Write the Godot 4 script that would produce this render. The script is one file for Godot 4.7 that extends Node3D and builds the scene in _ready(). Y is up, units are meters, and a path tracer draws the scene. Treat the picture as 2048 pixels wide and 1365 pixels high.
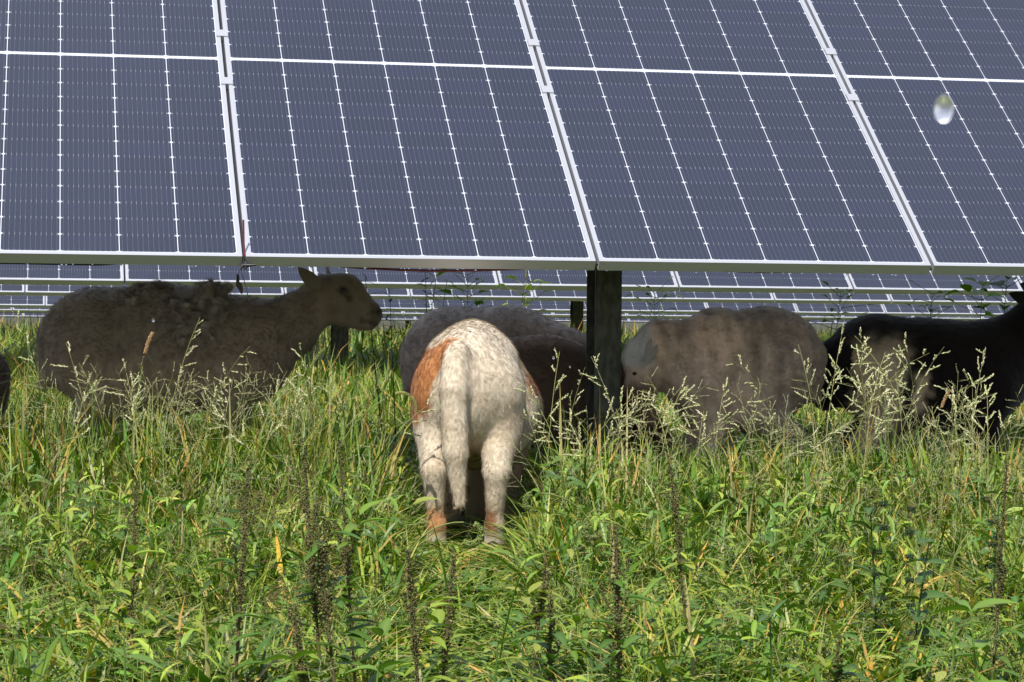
extends Node3D

const F := 4880.0            # focal length in pixels of the 2048 wide photograph
const EYE := 0.75
const YAW := 0.1871
const TILT := 0.6377
const PITCH := 1.154         # module pitch along a row
const MW := 1.142
const ML := 2.465
const SP := 7.15             # distance between rows

var rng := RandomNumberGenerator.new()
var cam: Camera3D
var along: Vector3
var away: Vector3
var taken := {}
var M := {}
var noise := FastNoiseLite.new()

# ------------------------------------------------------------------ helpers
func R(a: float, b: float) -> float:
	return rng.randf_range(a, b)

func ss(a: float, b: float, x: float) -> float:
	return smoothstep(a, b, x)

func ground(x: float, z: float) -> float:
	var d := -z
	var g := 0.05 * ss(8.0, 9.6, d) + 0.05 * ss(10.0, 16.0, d) - 0.30 * ss(22.0, 56.0, d) - 0.4 * ss(60.0, 110.0, d)
	return g + 0.025 * noise.get_noise_2d(x * 60.0, z * 60.0)

func px(u: float, v: float, depth: float) -> Vector3:     # where a pixel of the photograph lies at that depth
	return cam.transform * (Vector3((u - 1024.0) / F, -(v - 682.5) / F, -1.0) * depth)

func on_ground(u: float, depth: float) -> Vector3:
	var p := px(u, 700.0, depth)
	p.y = ground(p.x, p.z)
	return p

func numbered(called: String) -> String:
	if not taken.has(called):
		taken[called] = 0
		return called
	taken[called] += 1
	return "%s_%03d" % [called, taken[called]]

func tag(o: Node, label: String, category: String, group := "", kind := "") -> Node:
	if label: o.set_meta("label", label)
	if category: o.set_meta("category", category)
	if group: o.set_meta("group", group)
	if kind: o.set_meta("kind", kind)
	return o

func thing(called: String, label: String, category: String, t: Transform3D, group := "") -> Node3D:
	var o := Node3D.new()
	o.name = numbered(called)
	o.transform = t
	add_child(o)
	tag(o, label, category, group)
	return o

func put(called: String, mesh: Mesh, m: Material, parent: Node = null, t := Transform3D()) -> MeshInstance3D:
	var o := MeshInstance3D.new()
	o.mesh = mesh
	o.material_override = m
	o.transform = t
	if parent == null:
		o.name = numbered(called)
		add_child(o)
	else:
		o.name = called
		parent.add_child(o, true)
	return o

func many(called: String, mesh: Mesh, m: Material, places: Array, tints: Array, parent: Node = null) -> MultiMeshInstance3D:
	var mm := MultiMesh.new()
	mm.transform_format = MultiMesh.TRANSFORM_3D
	mm.use_colors = true
	mm.mesh = mesh
	mm.instance_count = places.size()
	for i in places.size():
		mm.set_instance_transform(i, places[i])
		mm.set_instance_color(i, tints[i])
	var o := MultiMeshInstance3D.new()
	o.multimesh = mm
	o.material_override = m
	if parent == null:
		o.name = numbered(called)
		add_child(o)
	else:
		o.name = called
		parent.add_child(o, true)
	o.set_meta("kind", "stuff")
	return o

func lin(r: float, g: float, b: float) -> Color:
	return Color(r, g, b).linear_to_srgb()

func mat(called: String, c: Color, rough: float, metal := 0.0) -> StandardMaterial3D:
	var m := StandardMaterial3D.new()
	m.resource_name = called
	m.albedo_color = c
	m.roughness = rough
	m.metallic = metal
	M[called] = m
	return m

func vmat(called: String, rough: float, spec := 0.5, back := Color.BLACK) -> StandardMaterial3D:
	var m := mat(called, Color.WHITE, rough)
	m.vertex_color_use_as_albedo = true
	m.metallic_specular = spec
	m.cull_mode = BaseMaterial3D.CULL_DISABLED
	if back != Color.BLACK:
		m.backlight_enabled = true
		m.backlight = back
	return m

# a collector of coloured triangles
class Geo:
	var v := PackedVector3Array()
	var n := PackedVector3Array()
	var c := PackedColorArray()
	var i := PackedInt32Array()
	var uv := PackedVector2Array()

	func mesh(with_uv := false) -> ArrayMesh:
		for k in range(0, i.size(), 3):               # every face turned the way its normals point
			var p := v[i[k]]
			if (v[i[k + 2]] - p).cross(v[i[k + 1]] - p).dot(n[i[k]] + n[i[k + 1]] + n[i[k + 2]]) < 0.0:
				var q := i[k + 1]
				i[k + 1] = i[k + 2]
				i[k + 2] = q
		var a := []
		a.resize(Mesh.ARRAY_MAX)
		a[Mesh.ARRAY_VERTEX] = v
		a[Mesh.ARRAY_NORMAL] = n
		if c.size() == v.size():
			a[Mesh.ARRAY_COLOR] = c
		if with_uv:
			a[Mesh.ARRAY_TEX_UV] = uv
		a[Mesh.ARRAY_INDEX] = i
		var m := ArrayMesh.new()
		m.add_surface_from_arrays(Mesh.PRIMITIVE_TRIANGLES, a)
		return m

	func pt(p: Vector3, nn: Vector3, col: Color) -> int:
		v.append(p); n.append(nn); c.append(col)
		return v.size() - 1

	func tri(a: int, b: int, d: int) -> void:
		i.append(a); i.append(b); i.append(d)

	# a tapering, bending blade of grass
	func blade(base: Vector3, az: float, h: float, w: float, lean: float, bend: float, c0: Color, c1: Color, seg := 3) -> void:
		var out := Vector3(cos(az), 0, sin(az))
		var side := Vector3(-sin(az), 0, cos(az))
		var p := base
		var ang := lean
		var l := -1
		for k in seg + 1:
			var t := float(k) / seg
			var dir := out * sin(ang) + Vector3.UP * cos(ang)
			var nn := (out * -cos(ang) + Vector3.UP * sin(ang)).normalized()
			var col := c0.lerp(c1, t)
			var ww := w * (0.75 + 0.6 * t) if t < 0.4 else w * (1.0 - pow((t - 0.4) / 0.6, 1.7))
			if k < seg:
				var a := pt(p - side * ww * 0.5, (nn - side * 0.35).normalized(), col)
				var b := pt(p + side * ww * 0.5, (nn + side * 0.35).normalized(), col)
				if l >= 0:
					tri(l, l + 1, a); tri(l + 1, b, a)
				l = a
			else:
				var a := pt(p, nn, col)
				tri(l, l + 1, a)
			p += dir * h / seg
			ang += bend / seg

	func tube(pts: Array, rads: Array, sides: int, col0: Color, col1: Color) -> void:
		var l := -1
		for k in pts.size():
			var d: Vector3 = (pts[mini(k + 1, pts.size() - 1)] - pts[maxi(k - 1, 0)]).normalized()
			var x := d.cross(Vector3(0.31, 0.2, 0.93)).normalized()
			var y := d.cross(x)
			var f := v.size()
			var col := col0.lerp(col1, float(k) / (pts.size() - 1))
			for s in sides:
				var a := TAU * s / sides
				var o := x * cos(a) + y * sin(a)
				pt(pts[k] + o * rads[k], o, col)
			if l >= 0:
				for s in sides:
					var s2 := (s + 1) % sides
					tri(l + s, f + s, l + s2); tri(l + s2, f + s, f + s2)
			l = f

	# a seed: a long four-sided bead
	func seed_at(p: Vector3, d: Vector3, l: float, w: float, col: Color) -> void:
		var x := d.cross(Vector3(0.3, 0.8, 0.5)).normalized() * w * 0.5
		var y := d.cross(x).normalized() * w * 0.5
		var m := p + d * l * 0.4
		var a := pt(p, -d, col)
		var b := pt(p + d * l, d, col)
		var q := [pt(m + x, x.normalized(), col), pt(m + y, y.normalized(), col), pt(m - x, -x.normalized(), col), pt(m - y, -y.normalized(), col)]
		for k in 4:
			tri(a, q[(k + 1) % 4], q[k]); tri(b, q[k], q[(k + 1) % 4])

	# an ovate leaf along +x from the origin of t, folded on its midrib
	func leaf(t: Transform3D, l: float, w: float, droop: float, c0: Color, c1: Color, seg := 5) -> void:
		var last := -1
		for k in seg + 1:
			var s := float(k) / seg
			var ww := w * 0.5 * pow(sin(PI * pow(s, 0.75)), 0.8) if k < seg else 0.0
			var yy := -droop * l * s * s
			var col := c0.lerp(c1, s)
			var q := [Vector3(l * s, yy + ww * 0.35, -ww), Vector3(l * s, yy, 0), Vector3(l * s, yy + ww * 0.35, ww)]
			var nn := [Vector3(droop * s, 1, 0.35), Vector3(droop * s, 1, 0), Vector3(droop * s, 1, -0.35)]
			var f := v.size()
			for j in 3:
				pt(t * q[j], (t.basis * nn[j]).normalized(), col if j != 1 else col.lerp(Color(0.3, 0.36, 0.12), 0.25))
			if last >= 0:
				for j in 2:
					tri(last + j, last + j + 1, f + j); tri(last + j + 1, f + j + 1, f + j)
			last = f

	func box(lo: Vector3, hi: Vector3) -> void:
		for ax in 3:
			for s in 2:
				var nn := Vector3.ZERO
				nn[ax] = 1.0 if s == 1 else -1.0
				var b := (ax + 1) % 3
				var d := (ax + 2) % 3
				var f := v.size()
				for q in [[0, 0], [1, 0], [1, 1], [0, 1]]:
					var p := Vector3.ZERO
					p[ax] = hi[ax] if s == 1 else lo[ax]
					p[b] = hi[b] if q[0] == 1 else lo[b]
					p[d] = hi[d] if q[1] == 1 else lo[d]
					v.append(p); n.append(nn)
				if s == 1:
					i.append_array(PackedInt32Array([f, f + 2, f + 1, f, f + 3, f + 2]))
				else:
					i.append_array(PackedInt32Array([f, f + 1, f + 2, f, f + 2, f + 3]))

	func ball(p: Vector3, r: Vector3, rings := 5, sides := 8) -> void:
		var f := v.size()
		for a in rings + 1:
			var th := PI * a / rings
			for b in sides:
				var ph := TAU * b / sides
				var o := Vector3(sin(th) * cos(ph), cos(th), sin(th) * sin(ph))
				v.append(p + o * r); n.append((o / r).normalized())
		for a in rings:
			for b in sides:
				var b2 := (b + 1) % sides
				i.append_array(PackedInt32Array([f + a * sides + b, f + a * sides + b2, f + (a + 1) * sides + b, f + a * sides + b2, f + (a + 1) * sides + b2, f + (a + 1) * sides + b]))

# ------------------------------------------------------------------ bodies: smooth union of tapered capsules, meshed by surface nets
# bone: [a, ra, b, rb, lateral scale, blend]
func body(bones: Array, cell: float, paint: Callable, wool := 0.0, wool_f := 20.0) -> Geo:
	var lo := Vector3(9, 9, 9)
	var hi := Vector3(-9, -9, -9)
	for b in bones:
		for q in [[b[0], b[1]], [b[2], b[3]]]:
			lo = lo.min(q[0] - Vector3.ONE * (q[1] + 0.05))
			hi = hi.max(q[0] + Vector3.ONE * (q[1] + 0.05))
	var nx := int((hi.x - lo.x) / cell) + 2
	var ny := int((hi.y - lo.y) / cell) + 2
	var nz := int((hi.z - lo.z) / cell) + 2
	var f := PackedFloat32Array()
	f.resize(nx * ny * nz)
	f.fill(1.0)
	for b in bones:
		var sz: float = b[4]
		var k: float = b[5]
		var pa: Vector3 = b[0]
		var pb: Vector3 = b[2]
		var ra: float = b[1]
		var rb: float = b[3]
		var mg := maxf(ra, rb) + k + 0.02
		var l3 := pa.min(pb) - Vector3(mg, mg, mg * sz + 0.01)
		var h3 := pa.max(pb) + Vector3(mg, mg, mg * sz + 0.01)
		var x0 := maxi(0, int((l3.x - lo.x) / cell))
		var x1 := mini(nx - 1, int((h3.x - lo.x) / cell) + 1)
		var y0 := maxi(0, int((l3.y - lo.y) / cell))
		var y1 := mini(ny - 1, int((h3.y - lo.y) / cell) + 1)
		var z0 := maxi(0, int((l3.z - lo.z) / cell))
		var z1 := mini(nz - 1, int((h3.z - lo.z) / cell) + 1)
		var zc := (pa.z + pb.z) * 0.5
		pa.z = zc + (pa.z - zc) / sz
		pb.z = zc + (pb.z - zc) / sz
		var ba := pb - pa
		var bb := maxf(ba.length_squared(), 1e-9)
		for iz in range(z0, z1 + 1):
			var pz := zc + (lo.z + iz * cell - zc) / sz
			for iy in range(y0, y1 + 1):
				var row := (iz * ny + iy) * nx
				var py := lo.y + iy * cell
				for ix in range(x0, x1 + 1):
					var p := Vector3(lo.x + ix * cell, py, pz) - pa
					var t := clampf(p.dot(ba) / bb, 0.0, 1.0)
					var d := (p - ba * t).length() - ra + (ra - rb) * t
					var o := f[row + ix]
					var h := k - absf(o - d)
					f[row + ix] = minf(o, d) if h <= 0.0 else minf(o, d) - h * h * 0.25 / k
	if wool > 0.0:
		for iz in nz:
			for iy in ny:
				for ix in nx:
					var at := (iz * ny + iy) * nx + ix
					if absf(f[at]) < 0.06:
						f[at] -= wool * noise.get_noise_3d((lo.x + ix * cell) * wool_f * 50, (lo.y + iy * cell) * wool_f * 50, (lo.z + iz * cell) * wool_f * 50)
	var g := Geo.new()
	var of_cell := PackedInt32Array()
	of_cell.resize(nx * ny * nz)
	of_cell.fill(-1)
	var step := [0, 1, nx, nx + 1, nx * ny, nx * ny + 1, nx * ny + nx, nx * ny + nx + 1]
	var ends := [[0, 1], [2, 3], [4, 5], [6, 7], [0, 2], [1, 3], [4, 6], [5, 7], [0, 4], [1, 5], [2, 6], [3, 7]]
	var c8 := PackedFloat32Array()
	c8.resize(8)
	for iz in nz - 1:
		for iy in ny - 1:
			var row := (iz * ny + iy) * nx
			for ix in nx - 1:
				var at := row + ix
				var first := f[at]
				if first > cell * 4.0 or first < -cell * 4.0:
					continue
				var neg := 0
				for q in 8:
					c8[q] = f[at + step[q]]
					if c8[q] < 0.0: neg += 1
				if neg == 0 or neg == 8:
					continue
				var sum := Vector3.ZERO
				var num := 0
				for e in ends:
					var va := c8[e[0]]
					var vb := c8[e[1]]
					if (va < 0.0) != (vb < 0.0):
						var t := va / (va - vb)
						var qa := Vector3(e[0] & 1, (e[0] >> 1) & 1, e[0] >> 2)
						var qb := Vector3(e[1] & 1, (e[1] >> 1) & 1, e[1] >> 2)
						sum += qa.lerp(qb, t)
						num += 1
				of_cell[at] = g.v.size()
				g.v.append(lo + (Vector3(ix, iy, iz) + sum / num) * cell)
				g.n.append(Vector3.ZERO)
	for iz in range(1, nz - 1):
		for iy in range(1, ny - 1):
			for ix in range(1, nx - 1):
				var at := (iz * ny + iy) * nx + ix
				if of_cell[at] < 0:
					continue
				var s0 := f[at] < 0.0
				for ax in 3:
					var st: int = [1, nx, nx * ny][ax]
					if (f[at + st] < 0.0) == s0:
						continue
					var u: int = [nx, nx * ny, 1][ax]
					var w: int = [nx * ny, 1, nx][ax]
					var q := [of_cell[at], of_cell[at - u], of_cell[at - u - w], of_cell[at - w]]
					if q[0] < 0 or q[1] < 0 or q[2] < 0 or q[3] < 0:
						continue
					if s0:
						q.reverse()
					for tr in [[0, 1, 2], [0, 2, 3]]:
						var a: int = q[tr[0]]
						var b: int = q[tr[1]]
						var d: int = q[tr[2]]
						g.tri(a, b, d)
						var nn := (g.v[d] - g.v[a]).cross(g.v[b] - g.v[a])
						g.n[a] += nn; g.n[b] += nn; g.n[d] += nn
	for k in g.v.size():
		g.n[k] = g.n[k].normalized()
		g.c.append(paint.call(g.v[k], g.n[k]))
	return g

# short hair laid over a body: tufts of three thin blades
func fur(g: Geo, count: int, length: float, width: float, stand: float, flow: Vector3, parent: Node, m: Material, keep: Callable) -> void:
	var t := Geo.new()
	for k in 3:
		var o := Vector3((k - 1) * 1.4, 0, (k % 2) * 1.1)
		var tip := o + Vector3((k - 1) * 1.2, 0.35 + 0.1 * k, 1.0) * Vector3(1, 1, 8)
		var a := t.pt(o + Vector3(-0.5, 0, 0), Vector3(-0.3, 1, 0).normalized(), Color.WHITE)
		var b := t.pt(o + Vector3(0.5, 0, 0), Vector3(0.3, 1, 0).normalized(), Color.WHITE)
		var c := t.pt(tip, Vector3.UP, Color.WHITE)
		t.tri(a, c, b)
	var tuft := t.mesh()
	var area := PackedFloat32Array()
	var total := 0.0
	for k in range(0, g.i.size(), 3):
		total += (g.v[g.i[k + 1]] - g.v[g.i[k]]).cross(g.v[g.i[k + 2]] - g.v[g.i[k]]).length()
		area.append(total)
	var places := []
	var tints := []
	for k in count:
		var at := area.bsearch(rng.randf() * total) * 3
		if at + 2 >= g.i.size(): continue
		var r1 := sqrt(rng.randf())
		var r2 := rng.randf()
		var ia := g.i[at]
		var ib := g.i[at + 1]
		var ic := g.i[at + 2]
		var p := g.v[ia] * (1 - r1) + g.v[ib] * r1 * (1 - r2) + g.v[ic] * r1 * r2
		var nn := (g.n[ia] + g.n[ib] + g.n[ic]).normalized()
		if not keep.call(p, nn): continue
		var lay := (flow + Vector3(R(-0.45, 0.45), R(-0.45, 0.45), R(-0.45, 0.45)))
		lay = (lay - nn * lay.dot(nn)).normalized()
		if lay.length() < 0.5: continue
		var dir := (lay + nn * stand).normalized()
		var x := nn.cross(dir).normalized()
		var y := dir.cross(x)
		var s := R(0.7, 1.25)
		places.append(Transform3D(Basis(x * width, y * length / 8.0, dir * length / 8.0 * s), p - nn * 0.001))
		var c: Color = g.c[ia]
		var j := R(0.90, 1.10) * (1.0 + 0.20 * noise.get_noise_3d(p.x * 1500.0, p.y * 700.0, p.z * 1500.0))
		tints.append(Color(c.r * j, c.g * j * R(0.98, 1.0), c.b * j * R(0.94, 1.0)))
	many("coat", tuft, m, places, tints, parent)

# an ear: a cupped pointed leaf with thickness
func ear_mesh(l: float, w: float) -> ArrayMesh:
	var g := Geo.new()
	var seg := 7
	for side in 2:
		var last := -1
		for k in seg + 1:
			var s := float(k) / seg
			var ww := w * 0.5 * pow(sin(PI * pow(clampf(s * 0.96 + 0.04, 0, 1), 0.8)), 0.75)
			var f := g.v.size()
			for j in 5:
				var q := (j - 2) / 2.0
				var p := Vector3(l * s, ww * q * 0.95, ww * q * q * 0.55 + (0.004 if side == 0 else -0.004) * (1 - q * q) * (1 - s))
				g.pt(p, Vector3(0, -q * 0.7, 1 if side == 0 else -1).normalized(), Color.WHITE)
			if last >= 0:
				for j in 4:
					if side == 0:
						g.tri(last + j, last + j + 1, f + j); g.tri(last + j + 1, f + j + 1, f + j)
					else:
						g.tri(last + j, f + j, last + j + 1); g.tri(last + j + 1, f + j, f + j + 1)
			last = f
	return g.mesh()

func B(x: float, y: float, z: float, r: float, x2: float, y2: float, z2: float, r2: float, sz := 1.0, k := 0.05) -> Array:
	return [Vector3(x, y, z), r, Vector3(x2, y2, z2), r2, sz, k]

func legs(out: Array, hx: float, hy: float, hz: float, sx: float, sy: float, fz: float) -> void:
	for s in [-1.0, 1.0]:
		out.append(B(hx, hy - 0.02, hz * s, 0.125, hx + 0.07, hy - 0.16, hz * s, 0.085))
		out.append(B(hx + 0.07, hy - 0.16, hz * s, 0.085, hx - 0.07, 0.27, hz * s, 0.042, 1.0, 0.04))
		out.append(B(hx - 0.07, 0.27, hz * s, 0.040, hx - 0.045, 0.09, hz * s, 0.028, 1.0, 0.02))
		out.append(B(hx - 0.045, 0.09, hz * s, 0.030, hx - 0.02, 0.025, hz * s, 0.034, 1.0, 0.02))
		out.append(B(sx, sy - 0.05, fz * s, 0.10, sx - 0.03, sy - 0.18, fz * s, 0.06))
		out.append(B(sx - 0.03, sy - 0.18, fz * s, 0.058, sx, 0.22, fz * s, 0.036, 1.0, 0.03))
		out.append(B(sx, 0.22, fz * s, 0.036, sx + 0.005, 0.08, fz * s, 0.027, 1.0, 0.02))
		out.append(B(sx + 0.005, 0.08, fz * s, 0.029, sx + 0.02, 0.025, fz * s, 0.034, 1.0, 0.02))

# ------------------------------------------------------------------ panels
func cell_top(g: Geo, cx: float, cz: float, w: float, h: float, ch: float, y: float) -> void:
	var q := [Vector2(-w + ch, -h), Vector2(w - ch, -h), Vector2(w, -h + ch * 0.8), Vector2(w, h - ch * 0.8), Vector2(w - ch, h), Vector2(-w + ch, h), Vector2(-w, h - ch * 0.8), Vector2(-w, -h + ch * 0.8)]
	var f := g.v.size()
	for p in q:
		g.v.append(Vector3(cx + p.x, y, cz + p.y)); g.n.append(Vector3.UP); g.uv.append(Vector2(p.x / w * 0.5 + 0.5, p.y / h * 0.5 + 0.5))
	for k in range(1, 7):
		g.tri(f, f + k, f + k + 1)

func cell_mesh(w: float, h: float, ch: float) -> ArrayMesh:
	var g := Geo.new()
	cell_top(g, 0, 0, w, h, ch, 0.0006)
	for k in 8:
		var a := g.v[k]
		var b := g.v[(k + 1) % 8]
		var nn := (b - a).cross(Vector3.UP).normalized()
		var f := g.v.size()
		for p in [a, b, b - Vector3(0, 0.0006, 0), a - Vector3(0, 0.0006, 0)]:
			g.v.append(p); g.n.append(nn); g.uv.append(Vector2(0.03, 0.5))
		g.tri(f, f + 2, f + 1); g.tri(f, f + 3, f + 2)
	return g.mesh(true)

var frame_mesh: ArrayMesh
var sheet_mesh: ArrayMesh
var glass_mesh: ArrayMesh
var one_cell: ArrayMesh
const LIP := 0.015
const CW := 0.1835
const CH := 0.0922

func col_x(c: int) -> float:
	return (c - 2.5) * CW * 1.0075

func row_z(r: int) -> float:                                   # 26 rows of half cells, counted from the lower edge
	var z := LIP + 0.0095 + CH * (r + 0.5)
	return -(z if r < 13 else z + 0.017)

func make_panel_meshes() -> void:
	var g := Geo.new()
	var w := MW / 2
	for s in [-1.0, 1.0]:
		var e: float = w * s
		g.box(Vector3(minf(e, e - s * LIP), -0.003, -ML), Vector3(maxf(e, e - s * LIP), 0, 0))
		g.box(Vector3(minf(e, e - s * 0.003), -0.035, -ML), Vector3(maxf(e, e - s * 0.003), -0.0031, 0))
		g.box(Vector3(minf(e, e - s * 0.028), -0.0375, -ML), Vector3(maxf(e, e - s * 0.028), -0.0351, 0))
	for z in [-ML, -LIP]:
		g.box(Vector3(-w + LIP + 0.0002, -0.003, z), Vector3(w - LIP - 0.0002, -0.0001, z + LIP))
	for z in [-ML, -0.003]:
		g.box(Vector3(-w + 0.0032, -0.035, z), Vector3(w - 0.0032, -0.0031, z + 0.003))
		var z2: float = z if z < -1 else -0.028
		g.box(Vector3(-w + 0.0282, -0.0375, z2), Vector3(w - 0.0282, -0.0351, z2 + 0.028))
	frame_mesh = g.mesh()
	g = Geo.new()
	g.box(Vector3(-w + 0.004, -0.0080, -ML + 0.004), Vector3(w - 0.004, -0.0052, -0.004))
	sheet_mesh = g.mesh()
	g = Geo.new()
	for p in [Vector3(-w + 0.0045, -0.0036, -0.0045), Vector3(w - 0.0045, -0.0036, -0.0045), Vector3(w - 0.0045, -0.0036, -ML + 0.0045), Vector3(-w + 0.0045, -0.0036, -ML + 0.0045)]:
		g.v.append(p); g.n.append(Vector3.UP)
	g.tri(0, 2, 1); g.tri(0, 3, 2)
	glass_mesh = g.mesh()
	one_cell = cell_mesh(CW / 2 - 0.0007, CH / 2 - 0.0003, 0.0068)

var rest_of := {}
func rest_cells(from: int) -> ArrayMesh:
	if not rest_of.has(from):
		var g := Geo.new()
		for r in range(from, 26):
			for c in 6:
				cell_top(g, col_x(c), row_z(r), CW / 2 - 0.0007, CH / 2 - 0.0003, 0.0068, -0.0046)
		rest_of[from] = g.mesh(true)
	return rest_of[from]

func drops_mesh(n: int, big: float) -> ArrayMesh:
	var g := Geo.new()
	for k in n:
		var r := R(0.0024, 0.0046) * big
		g.ball(Vector3(R(-MW / 2, MW / 2), -0.0375 - r * 0.6, R(-0.004, 0.001)), Vector3(r, r * 1.15, r), 5, 8)
	return g.mesh()

func panel(t: Transform3D, single: int, drops: ArrayMesh, label: String, group: String) -> Node3D:
	var o := thing("solar_panel", label, "solar panel", t, group)
	put("frame", frame_mesh, M.alu, o)
	put("backing_sheet", sheet_mesh, M.sheet, o)
	for r in single:
		for c in 6:
			put("solar_cell", one_cell, M["cell%d" % (rng.randi() % 3)], o, Transform3D(Basis(), Vector3(col_x(c), -0.0052, row_z(r))))
	if single < 26:
		put("solar_cell", rest_cells(single), M.cell1, o).set_meta("kind", "stuff")
	put("glass_cover", glass_mesh, M.glass, o)
	if drops:
		put("water_drops", drops, M.water, o).set_meta("kind", "stuff")
	return o

func ordinal(k: int) -> String:
	return ["first", "second", "third", "fourth", "fifth", "sixth", "seventh", "eighth", "ninth", "tenth", "eleventh", "twelfth", "thirteenth", "fourteenth", "fifteenth", "sixteenth", "seventeenth", "eighteenth", "nineteenth", "twentieth"][k]

# ------------------------------------------------------------------ scene
func _ready() -> void:
	rng.seed = 4711
	noise.seed = 5
	noise.frequency = 0.02
	noise.fractal_octaves = 3
	along = Vector3(cos(YAW), 0, -sin(YAW))
	away = Vector3(-sin(YAW), 0, -cos(YAW))

	cam = Camera3D.new()
	cam.name = "camera"
	cam.fov = 15.923
	cam.near = 0.05
	cam.far = 400.0
	cam.transform = Transform3D(Basis(Vector3.RIGHT, -0.0112) * Basis(Vector3.BACK, 0.0091), Vector3(0, EYE, 0))
	var optics := CameraAttributesPhysical.new()
	optics.frustum_focal_length = 85.80
	optics.frustum_focus_distance = 7.8
	optics.frustum_near = 0.05
	optics.frustum_far = 400.0
	optics.exposure_aperture = 36.0
	cam.attributes = optics
	add_child(cam)
	cam.current = true
	var sky_m := ProceduralSkyMaterial.new()
	sky_m.sky_top_color = Color(0.43, 0.485, 0.60)
	sky_m.sky_horizon_color = Color(0.80, 0.81, 0.83)
	sky_m.sky_curve = 0.12
	sky_m.ground_bottom_color = Color(0.16, 0.18, 0.08)
	sky_m.ground_horizon_color = Color(0.40, 0.42, 0.36)
	sky_m.sun_angle_max = 20.0
	var cloud := FastNoiseLite.new()
	cloud.seed = 3
	cloud.frequency = 0.006
	cloud.fractal_octaves = 5
	var ramp := Gradient.new()
	ramp.offsets = PackedFloat32Array([0.0, 0.52, 0.75, 1.0])
	ramp.colors = PackedColorArray([Color(1, 1, 1, 0), Color(1, 1, 1, 0), Color(1, 1, 1, 0.55), Color(1, 1, 1, 0.8)])
	var ct := NoiseTexture2D.new()
	ct.noise = cloud
	ct.width = 1024
	ct.height = 512
	ct.seamless = true
	ct.color_ramp = ramp
	sky_m.sky_cover = ct
	sky_m.sky_cover_modulate = Color(1, 1, 1, 0.3)
	var env := Environment.new()
	env.background_mode = Environment.BG_SKY
	env.sky = Sky.new()
	env.sky.sky_material = sky_m
	env.background_energy_multiplier = 1.1
	env.tonemap_mode = Environment.TONE_MAPPER_LINEAR
	env.tonemap_exposure = 1.75
	env.sdfgi_enabled = true
	env.ssao_enabled = true
	env.ssil_enabled = true
	var we := WorldEnvironment.new()
	we.name = "world_environment"
	we.environment = env
	add_child(we)
	var sun := DirectionalLight3D.new()
	sun.name = "sun"
	sun.light_energy = 1.3
	sun.light_color = Color(1.0, 0.985, 0.955)
	sun.light_angular_distance = 0.5
	sun.shadow_enabled = true
	var az := deg_to_rad(14.0)
	var el := deg_to_rad(52.0)
	var to_sun := Vector3(-sin(az) * cos(el), sin(el), cos(az) * cos(el))
	sun.transform = Transform3D(Basis.looking_at(-to_sun, Vector3.UP), Vector3(0, 20, 0))
	add_child(sun)

	materials()
	terrain()
	panels()
	sheep()
	grass()
	plants()

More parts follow.
